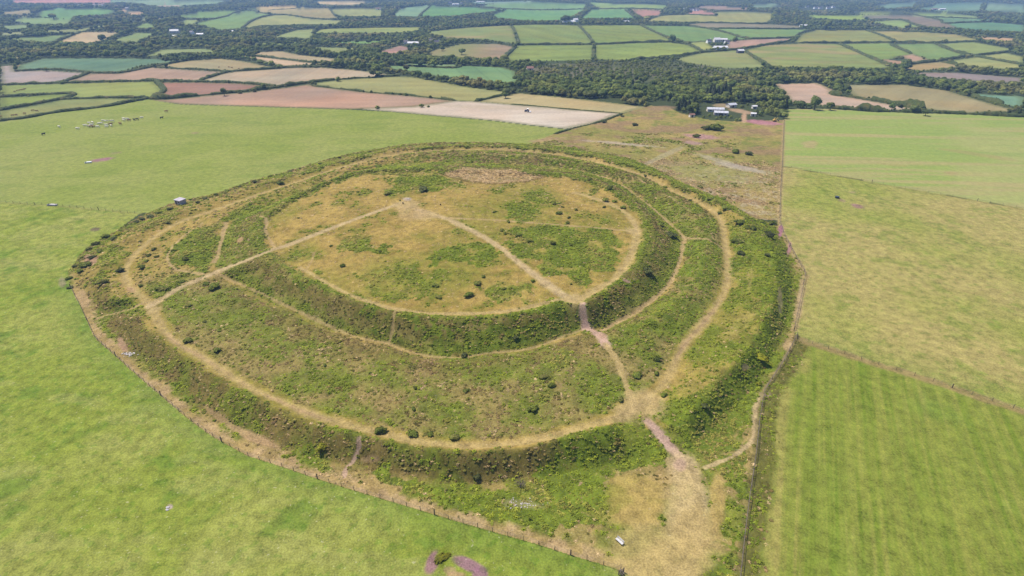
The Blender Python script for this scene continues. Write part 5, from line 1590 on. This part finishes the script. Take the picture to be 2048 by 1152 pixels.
# fences: every post a part, wires strung between them
POST = boxes('post', [(0, 0, .55, .10, .10, 1.4)], M['post'], .015)
POST_BIG = boxes('post', [(0, 0, .6, .2, .2, 1.8)], M['post'], .02)
def fence(label, pl, step, strands=(0.45, 0.8, 1.12), rail=False, group='wire fences'):
    p = resample(np.asarray(pl), step)
    z = height(p[:, 0], p[:, 1])
    e = new_obj('fence', None, loc=(p[0, 0], p[0, 1], z[0]))
    tag(e, label, 'fence', group)
    rng = random.Random(len(p))
    for k in range(len(p)):
        o = new_obj('post', POST_BIG if k % 9 == 0 else POST, e)
        o.location = (p[k, 0] - p[0, 0], p[k, 1] - p[0, 1], z[k] - z[0])
        o.rotation_euler = (rng.uniform(-.06, .06), rng.uniform(-.06, .06), rng.uniform(0, 3))
        o.scale = (1, 1, rng.uniform(.88, 1.08))
    for hgt in strands:
        P = np.stack([p[:, 0] - p[0, 0], p[:, 1] - p[0, 1], z - z[0] + hgt], 1)
        new_obj('wire', tri_mesh('wire', [tube(P, [0.012] * len(P), 4)], M['wire']), e)
    if rail:
        P = np.stack([p[:, 0] - p[0, 0], p[:, 1] - p[0, 1], z - z[0] + 1.2], 1)
        new_obj('rail', tri_mesh('rail', [tube(P, [0.055] * len(P), 5)], M['grey_wood']), e)
fence('post and wire fence between the near left pasture and the fort', FENCE_NEAR, 3.1)
fence('post and rail fence along the mown field at lower right', FENCE_RIGHT, 3.2, rail=True)
fence('post and wire fence along the middle right pasture', FENCE_R2, 3.6, rail=True)
fence('fence on the low bank between the mown field and the right pasture', BANK_R, 4.2)
fence('faint wire fence between the two right hand pastures', LINE_R12, 5.0)
fence('faint wire fence crossing the left pasture by the stone trough', LINE_L, 4.0)

def bench():
    e = thing('bench', 'pale wooden bench with a backrest on the dry grass near bottom', 'bench', 1240, 1084, math.atan2(-1.5, 1.2))
    for k, yy in enumerate((-.02, -.19, -.36)):
        new_obj('seat_slat', boxes('seat_slat', [(0, yy, .45, 1.7, .14, .045)], M['pale_roof'], .008), e)
    for zz in (.62, .80):
        new_obj('back_slat', boxes('back_slat', [(0, .13 + (zz - .6) * .25, zz, 1.7, .04, .14, -.22)], M['pale_roof'], .008), e)
    for s in (-1, 1):
        for yy in (-.38, .08):
            new_obj('leg', boxes('leg', [(s * .7, yy, .2, .09, .09, .48)], M['grey_wood'], .008), e)
        new_obj('arm', boxes('arm', [(s * .7, -.14, .40, .08, .5, .07)], M['grey_wood'], .008), e)
        new_obj('back_post', boxes('back_post', [(s * .7, .16, .65, .08, .07, .55, -.22)], M['grey_wood'], .008), e)
bench()
def stile():
    e = thing('stile', 'weathered wooden stile at the end of the near fence', 'stile', 1242, 1147, .5)
    for s in (-.55, .55):
        new_obj('post', boxes('post', [(s, 0, .6, .16, .16, 1.5)], M['post'], .015), e)
    for zz in (.35, .7, 1.05):
        new_obj('rail', boxes('rail', [(0, .03, zz, 1.2, .06, .12)], M['grey_wood'], .01), e)
    for s, zz in ((-.14, .28), (.18, .52)):
        new_obj('step', boxes('step', [(s, 0, zz, .26, 1.1, .06)], M['grey_wood'], .01), e)
        for yy in (-.45, .45):
            new_obj('step_support', boxes('step_support', [(s, yy, zz / 2 - .03, .12, .12, zz)], M['post'], .01), e)
stile()
def hut():
    e = thing('hut', 'small flat roofed grey stone hut on the far left boundary', 'hut', 362, 408, -.45)
    new_obj('wall', boxes('wall', [(0, 0, 1.05, 3.9, 3.0, 2.3)], M['stone'], .03), e)
    r = new_obj('roof', boxes('roof', [(0, 0, 2.33, 4.4, 3.5, .22, .05)], M['hut_roof'], .03), e)
    d = new_obj('door', boxes('door', [(-.9, -1.53, .9, .85, .08, 1.9)], M['door'], .01), e)
    new_obj('handle', boxes('handle', [(-.6, -1.60, .9, .05, .08, .16)], M['steel']), d)
    w = new_obj('window', boxes('window', [(.8, -1.52, 1.35, .8, .07, .6)], M['glass'], .01), e)
    new_obj('sill', boxes('sill', [(.8, -1.57, 1.0, 1.0, .16, .08)], M['pale_roof']), w)
    new_obj('plinth', boxes('plinth', [(1.9, -1.1, .3, .9, .9, .8)], M['stone'], .05), e)
hut()
def trough(px, py, L_, w, h, rz, material, label, name='water_trough'):
    e = thing(name, label, 'trough', px, py, rz)
    t = .07
    new_obj('basin', boxes('basin', [(0, 0, .06, L_, w, .12), (0, w / 2 - t / 2, h / 2, L_, t, h), (0, -w / 2 + t / 2, h / 2, L_, t, h), (L_ / 2 - t / 2, 0, h / 2, t, w - 2 * t, h), (-L_ / 2 + t / 2, 0, h / 2, t, w - 2 * t, h)], material), e)
    new_obj('water', boxes('water', [(0, 0, h * .7, L_ - 2 * t - .01, w - 2 * t - .01, .04)], M['water']), e)
    new_obj('ball_cock_cover', boxes('ball_cock_cover', [(L_ * .14, 0, h + .03, L_ * .72, w + .04, .06)], material, .01), e)
trough(177, 326, 3.4, 1.3, .7, .35, M['steel'], 'pale metal water trough on the mud trail in the left pasture')
trough(105, 411, 4.6, 1.3, .6, -.12, M['stone'], 'long grey stone trough on the fence line at left')
def drum():
    e = thing('drinker', 'round black drinking trough in the right pasture', 'trough', 1674, 396)
    new_obj('tub', cyl('tub', 1.0, .75, 'z', M['black'], 20, (0, 0, .36), .92), e)
    new_obj('rim', cyl('rim', 1.04, .1, 'z', M['black'], 20, (0, 0, .76)), e)
    new_obj('water', cyl('water', .86, .04, 'z', M['water'], 20, (0, 0, .81)), e)
drum()
def stones(px, py, n, spread, smin, smax, label, material, seed, name='rubble_heap'):
    e = thing(name, label, 'stones', px, py)
    rng = np.random.default_rng(seed)
    bx, by, bz = e.location
    for k in range(n):
        v, f = ICO2
        s = rng.uniform(smin, smax)
        vv = v * (1 + .4 * (rng.random(len(v)) - .5))[:, None] * [s, s * rng.uniform(.6, 1), s * rng.uniform(.35, .6)]
        x, y = rng.normal() * spread[0], rng.normal() * spread[1]
        o = new_obj('stone', tri_mesh('stone', [(vv, f)], material), e)
        o.location = (x, y, zat(bx + x, by + y) - bz + .05)
        o.rotation_euler = (0, 0, rng.uniform(0, 6))
stones(259, 708, 30, (.85, .6), .12, .36, 'heap of pale stones in the outer ditch at left', M['pale_stone'], 1)
stones(814, 398, 7, (.7, .5), .2, .45, 'few pale stones at the summit of the hilltop', M['pale_stone'], 2)
stones(1045, 1008, 56, (2.2, .75), .06, .19, 'scatter of pale rubble and bleached wood in the bracken at bottom centre', M['pale_stone'], 3)
stones(340, 1013, 5, (.3, .3), .15, .3, 'small pale stones in a worn spot of the left pasture', M['stone'], 4)
for (px, py, l) in ((806,407,'dark marker stump just below the summit stones'),(881,410,'dark marker stump right of the summit')):
    e = thing('stump', l, 'stump', px, py)
    new_obj('stump', cyl('stump', .3, .55, 'z', M['bark'], 10, (0, 0, .25), .24), e)

# cattle: one body, copied
def cow_mesh():
    me = bpy.data.meshes.new('cow_cage')
    J = [(-.95,0,1.15,.30,.34),(-.45,0,1.12,.40,.42),(.15,0,1.10,.40,.43),(.65,0,1.18,.33,.38),(1.0,0,1.28,.20,.24),(1.35,0,1.22,.15,.18),(1.62,0,1.05,.09,.10),
         (-.95,.26,.75,.13,.15),(-1.02,.27,.42,.08,.09),(-.96,.27,.02,.06,.06),(-.95,-.26,.75,.13,.15),(-1.02,-.27,.42,.08,.09),(-.90,-.27,.02,.06,.06),
         (.65,.24,.72,.12,.13),(.66,.25,.40,.07,.08),(.66,.25,.02,.06,.06),(.65,-.24,.72,.12,.13),(.70,-.25,.40,.07,.08),(.76,-.25,.02,.06,.06),(-1.22,0,1.22,.05,.05),(-1.30,0,.62,.03,.03),(1.26,.2,1.34,.05,.03),(1.26,-.2,1.34,.05,.03)]
    E = [(0,1),(1,2),(2,3),(3,4),(4,5),(5,6),(0,7),(7,8),(8,9),(0,10),(10,11),(11,12),(3,13),(13,14),(14,15),(3,16),(16,17),(17,18),(0,19),(19,20),(5,21),(5,22)]
    me.from_pydata([j[:3] for j in J], E, [])
    o = bpy.data.objects.new('cow_cage', me)
    COL.objects.link(o)
    o.modifiers.new('skin', 'SKIN')
    for k, sv in enumerate(me.skin_vertices[0].data):
        sv.radius = J[k][3:5]
        sv.use_root = (k == 1)
    s = o.modifiers.new('sub', 'SUBSURF')
    s.levels = s.render_levels = 1
    dg = bpy.context.evaluated_depsgraph_get()
    m2 = bpy.data.meshes.new_from_object(o.evaluated_get(dg))
    bpy.data.objects.remove(o)
    m2.name = 'cow'
    return m2
COW = {}
_cm = cow_mesh()
for k in ('cow_white', 'cow_brown', 'cow_black'):
    m_ = _cm.copy()
    m_.materials.clear()
    m_.materials.append(M[k])
    COW[k] = m_
HERD = [('w',119,254),('w',156,258),('w',171,252),('w',179,253),('w',179,247),('w',186,246),('w',200,248),('w',207,242),('w',214,243),('w',225,243),('w',213,251),('w',214,254),('w',248,238),('w',248,241),('w',255,239),('w',284,236),('w',196,254),('w',223,252),('w',184,251),('w',203,247),
        ('n',182,254),('n',188,254),('n',222,249),('n',241,248),('n',259,241),('n',333,223),('k',88,269),('k',269,240),('k',275,239),('k',324,236)]
LBL = {'w': ('cow_white','cream white cow in the herd on the left pasture','cream cows of the left herd'), 'n': ('cow_brown','brown cow among the cream cows of the left herd','brown cows of the left herd'), 'k': ('cow_black','black cow at the edge of the left herd','black cows of the left herd')}
rc = random.Random(8)
def put_cow(t, px, py, lab, grp, s=1.0):
    x, y, z = at1(px, py + 1.5)
    o = new_obj('cow', COW[t], loc=(x, y, z))
    o.rotation_euler = (0, 0, rc.choice([0.2, .5, -.2, 3.0, 3.4, 2.7, 1.2]) + rc.uniform(-.3, .3))
    o.scale = (s, s, s)
    tag(o, lab, 'cow', grp)
for t in 'wnk':
    row = sorted([(px, py) for q, px, py in HERD if q == t])
    for k, (px, py) in enumerate(row):
        put_cow(LBL[t][0], px, py, LBL[t][1] + ', ' + ordinal(k, len(row)), LBL[t][2], rc.uniform(1.05, 1.25))
for k, (px, py) in enumerate(sorted(((30,183),(36,181),(42,180),(47,179),(50,178)))): put_cow('cow_brown', px, py, 'tan cow in the bright field beyond the hairpin hedge' + ', ' + ordinal(k, 5), 'tan cattle in the second left field')
for k, (px, py) in enumerate(sorted(((2,233),(26,231),(33,230),(50,227),(74,222),(66,221)))): put_cow('cow_brown', px, py, 'tan cow in the strip field behind the left pasture hedge' + ', ' + ordinal(k, 6), 'tan cattle in the strip field')
for k, (px, py) in enumerate(sorted(((438,134),(458,134),(464,135),(478,137),(490,139),(500,139)))): put_cow('cow_brown', px, py, 'dark brown cow in the tan field at upper left' + ', ' + ordinal(k, 6), 'cattle in the tan field')

def tractor():
    e = thing('tractor', 'dark blue tractor working in the pale field', 'tractor', 1054, 224, 2.9)
    new_obj('bonnet', boxes('bonnet', [(1.0, 0, 1.25, 1.9, .8, .75)], M['blue'], .08), e)
    new_obj('chassis', boxes('chassis', [(.4, 0, .8, 3.2, .6, .4)], M['black'], .03), e)
    c = new_obj('cab', boxes('cab', [(-.55, 0, 1.45, 1.4, 1.3, .5)], M['blue'], .05), e)
    new_obj('cab_glass', boxes('cab_glass', [(-.55, 0, 2.1, 1.3, 1.25, .85)], M['glass'], .05), c)
    new_obj('cab_roof', boxes('cab_roof', [(-.55, 0, 2.6, 1.55, 1.45, .16)], M['white'], .05), c)
    for s in (-1, 1):
        w = new_obj('wheel', cyl('wheel', .85, .45, 'y', M['tyre'], 20, (-.7, s * .85, .85)), e)
        new_obj('rim', cyl('rim', .45, .47, 'y', M['white'], 14, (-.7, s * .85, .85)), w)
        w = new_obj('wheel', cyl('wheel', .55, .35, 'y', M['tyre'], 18, (1.45, s * .8, .55)), e)
        new_obj('rim', cyl('rim', .28, .37, 'y', M['white'], 12, (1.45, s * .8, .55)), w)
        new_obj('mudguard', boxes('mudguard', [(-.7, s * .85, 1.75, 1.3, .5, .08)], M['blue'], .03), e)
    new_obj('exhaust', cyl('exhaust', .05, .9, 'z', M['black'], 8, (1.2, .3, 2.0)), e)
    new_obj('implement', boxes('implement', [(-2.6, 0, .55, 1.0, 2.8, .35), (-1.8, 0, .7, .9, .2, .15), (-2.6, 1.1, .3, .7, .3, .5), (-2.6, -1.1, .3, .7, .3, .5)], M['steel'], .03), e)
tractor()
def digger():
    e = thing('digger', 'small yellow digger parked at the end of the pink yard', 'digger', 1549, 243, .3)
    for s in (-.6, .6):
        new_obj('track', boxes('track', [(0, s, .35, 2.6, .4, .6)], M['tyre'], .12), e)
    new_obj('body', boxes('body', [(-.3, 0, 1.2, 2.2, 1.5, .8)], M['yellow'], .08), e)
    c = new_obj('cab', boxes('cab', [(.2, .35, 1.95, 1.1, .8, 1.1)], M['yellow'], .06), e)
    new_obj('window', boxes('window', [(.3, .35, 2.05, 1.0, .84, .6)], M['glass'], .03), c)
    new_obj('boom', tri_mesh('boom', [tube([(.8, -.2, 1.3), (1.9, -.2, 2.7), (3.0, -.2, 2.2), (3.4, -.2, .8)], [.16, .16, .13, .1], 6)], M['yellow']), e)
    new_obj('bucket', boxes('bucket', [(3.4, -.2, .5, .5, .8, .6)], M['tyre'], .08), e)
digger()

# ------------------------------------------------------------------ farm buildings and houses
def building(kind, px, py, wpx, roof, wall, rz, label):
    x, y, z = at1(px, py)
    dist = y * _cp - (z - CAM_H) * _sp
    w = max(7.5, wpx * dist / FPX)
    d = min(w * .75, 8.0) if kind == 'house' else max(6, min(w * .5, 16))
    he, hr = (4.6, 3.0) if kind == 'house' else ((2.5, 1.0) if kind == 'low' else (3.8, 1.9))
    if kind == 'low': d = max(5, w * .38)
    if w < 9 and kind == 'house': he, hr = 4.0, 2.6
    if kind == 'barn' and wpx <= 6:
        w = max(3.8, wpx * dist / FPX)
        d, he, hr = w * .7, 2.3, .6
    nm = 'house' if kind == 'house' else 'barn'
    e = new_obj(nm, None, loc=(x, y, z - .3))
    e.rotation_euler = (0, 0, rz)
    tag(e, label, nm, 'houses' if nm == 'house' else 'barns')
    hw, hd = w / 2, d / 2
    V = [(-hw,-hd,0),(hw,-hd,0),(hw,hd,0),(-hw,hd,0),(-hw,-hd,he),(hw,-hd,he),(hw,hd,he),(-hw,hd,he),(-hw,0,he+hr),(hw,0,he+hr)]
    me = bpy.data.meshes.new('wall')
    me.from_pydata(V, [], [(0,1,5,4),(2,3,7,6),(1,2,6,9,5),(3,0,4,8,7)])
    me.materials.append(M[wall])
    new_obj('wall', me, e)
    o_, t_ = .35, .18
    sl = hr / hd
    ye, ze = hd + o_, he - o_ * sl
    RV = []
    for xx in (-hw - o_, hw + o_):
        RV += [(xx,-ye,ze+.02),(xx,0,he+hr+.02),(xx,ye,ze+.02),(xx,ye,ze+t_),(xx,0,he+hr+t_),(xx,-ye,ze+t_)]
    RF = [(0,1,7,6),(1,2,8,7),(2,3,9,8),(3,4,10,9),(4,5,11,10),(5,0,6,11),(0,5,4,1),(1,4,3,2),(6,7,10,11),(7,8,9,10)]
    me = bpy.data.meshes.new('roof')
    me.from_pydata(RV, [], RF)
    me.materials.append(M[roof])
    rf = new_obj('roof', me, e)
    if kind == 'house':
        for s in ((-1, 1) if w > 10 else (1,)):
            new_obj('chimney', boxes('chimney', [(s * (hw - .5), 0, he + hr + .3, .8, .7, 1.5)], M[wall]), rf)
        nwin = max(2, int(w / 3.2))
        for q in range(nwin):
            xx = -hw + w * (q + .5) / nwin
            for zz in (1.5, 3.6):
                if abs(xx) < .7 and zz < 2: continue
                f = new_obj('window', boxes('window', [(xx, -hd - .02, zz, 1.2, .1, 1.15)], M['white']), e)
                new_obj('pane', boxes('pane', [(xx, -hd - .05, zz, 1.0, .08, .95)], M['glass']), f)
        new_obj('door', boxes('door', [(0, -hd - .03, 1.25, 1.0, .1, 2.1)], M['door']), e)
    else:
        new_obj('door', boxes('door', [(0, -hd - .03, he * .44, min(4.5, w * .3), .1, he * .84)], M['door']), e)
        new_obj('door', boxes('door', [(hw + .03, 0, he * .42, .1, min(3.6, d * .4), he * .8)], M['door']), e)
        for q in (-.32, .32):
            new_obj('window', boxes('window', [(w * q, -hd - .03, he * .6, min(2.2, w * .12), .1, he * .22)], M['glass']), e)
    return e
H_, B_ = 'house', 'barn'
for a in [
 ('low',1430,223,32,'tin','render',-.12,'long shed with white roof at the edge of the wood behind the heath'),('low',1441,230,26,'tin','stone',-.2,'lower pale blue roofed shed in front of the long white shed'),
 ('low',1462,214,10,'tin','render',.4,'small cream shed up the slope behind the white sheds'),(B_,1508,217,5,'pale_roof','render',.1,'small white cabin among bushes right of the sheds'),(B_,1506,232,6,'pale_roof','render',-.3,'little pale shed beside the track to the pink yard'),(B_,1383,234,6,'red_roof','render',.2,'small pinkish hut at the left of the sheds by the heath'),
 (H_,350,66,16,'pale_roof','render',.2,'large pale farmhouse in the trees at upper left'),(B_,357,76,24,'pale_roof','render',.1,'long pale barn below the upper left farmhouse'),(H_,384,68,8,'slate','white',-.3,'small slate roofed house right of the upper left farm'),(B_,401,72,13,'pale_roof','white',.1,'white barn at the right end of the upper left farm'),
 (B_,828,90,24,'pale_roof','render',.05,'long pale roofed barn left of the pinkish field'),(H_,812,88,9,'slate','white',.2,'white house at the left end of the long barn'),(H_,874,90,11,'slate','white',.5,'white gabled house above the pinkish field'),(H_,864,85,6,'slate','white',0,'tiny white house beside the gabled one'),(B_,845,102,16,'slate','render',.1,'grey roofed barn at the corner of the pinkish field'),(H_,829,107,7,'pale_roof','render',.4,'small shed in trees below the grey roofed barn'),
 (H_,1417,86,8,'slate','white',.3,'leftmost white house of the hillside farm'),(H_,1433,84,12,'pale_roof','render',.1,'middle house of the hillside farm'),(B_,1447,83,13,'pale_roof','render',-.2,'pale barn at the top right of the hillside farm'),(H_,1453,88,9,'slate','white',.2,'white house at the right of the hillside farm'),(B_,1440,99,27,'pale_roof','white',.08,'long white roofed barn below the hillside farm'),(B_,1480,106,13,'pale_roof','slate',.2,'small square white roofed barn alone by the hedge'),
 (B_,1138,46,24,'pale_roof','white',.1,'long white barns beside the dark trees at top centre'),(H_,1151,43,9,'pale_roof','white',.2,'white house at the right end of the long white barns'),(H_,1112,46,6,'red_roof','render',0,'small cottage by the lane left of the white barns'),
 (H_,899,7,10,'slate','render',.1,'dark roofed house in the top centre hamlet'),(B_,911,10,13,'pale_roof','white',.2,'bright white barn in the top centre hamlet'),(H_,926,8,9,'slate','render',-.2,'house right of the bright white barn'),(B_,961,5,16,'pale_roof','render',0,'long low shed right of the top centre hamlet'),
 (H_,1370,20,6,'slate','white',.2,'white cottage at the left of the terrace row'),(H_,1381,22,7,'slate','white',.05,'second white cottage of the terrace row'),(H_,1389,22,6,'slate','white',.05,'third white cottage of the terrace row'),(H_,1395,22,5,'slate','white',.1,'last white cottage of the terrace row'),
 (B_,1252,46,11,'pale_roof','render',.1,'pale barn beside the tree belt at top centre'),(H_,1281,47,5,'slate','white',0,'tiny white house on the lane at top'),
 (H_,1603,25,7,'slate','white',.1,'leftmost house of the village at top right'),(H_,1623,26,8,'slate','white',-.1,'house at the near edge of the top right village'),(H_,1613,15,6,'slate','white',.3,'small house at the back left of the village'),(H_,1631,18,8,'slate','white',.2,'white house in the middle of the village'),(H_,1640,18,6,'slate','render',.1,'house just right of the village middle'),(H_,1656,18,7,'slate','white',0,'white house at the right of the village'),(H_,1666,16,6,'slate','white',.2,'house at the far right of the village'),(H_,1674,12,6,'red_roof','render',.1,'house at the back right of the village'),
 (B_,1607,54,15,'pale_roof','steel',0,'long pale blue shed left of the dark tree'),(B_,1868,20,11,'red_roof','render',.1,'red roofed barn among the far blue fields'),(B_,1884,20,12,'pale_roof','render',0,'pale shed beside the red roofed far barn'),
 (H_,188,13,8,'slate','render',.1,'house at the left of the hamlet below the pink strip'),(H_,201,13,9,'slate','white',.2,'white house in the hamlet below the pink strip'),(H_,157,13,5,'slate','white',0,'single white house near the pink strip'),(H_,233,15,6,'red_roof','white',.3,'house right of the pink strip hamlet'),(H_,255,19,6,'slate','render',.1,'house beside the tan plot at upper left'),
 (B_,1060,142,13,'red_roof','render',.1,'brown roofed barn hidden in the scrub of the wood'),(B_,1346,176,13,'pale_roof','steel',.3,'grey glass roofed shed inside the right hand wood'),(B_,751,11,13,'pale_roof','white',.1,'pale shed beyond the cream hill'),(B_,757,19,10,'red_roof','white',.2,'white sided red roofed barn on the skyline lane'),(B_,464,66,7,'pale_roof','white',.1,'small white shed in the trees below the domed field'),
 ]: building(*a)

# ------------------------------------------------------------------ the air
def haze():
    me = boxes('haze', [(0, 0, 0, 1, 1, 1)], M['white'])
    me.materials.clear()
    m = bpy.data.materials.new('haze')
    m.use_nodes = True
    nt = m.node_tree
    nt.nodes.remove(nt.nodes['Principled BSDF'])
    pv = nt.nodes.new('ShaderNodeVolumePrincipled')
    pv.inputs['Color'].default_value = (0.34, 0.56, 1.0, 1)
    pv.inputs['Density'].default_value = HAZE_DENS
    pv.inputs['Anisotropy'].default_value = 0.0
    nt.links.new(pv.outputs[0], nt.nodes['Material Output'].inputs['Volume'])
    me.materials.append(m)
    o = new_obj('haze', me)
    zmin, zmax = -75.0, 96.0
    o.scale = (26000, 26000, zmax - zmin)
    o.location = (0, 0, (zmax + zmin) / 2)
    tag(o, 'thin bluish summer haze over the valley', kind='stuff')
HAZE_DENS = 0.00014
haze()
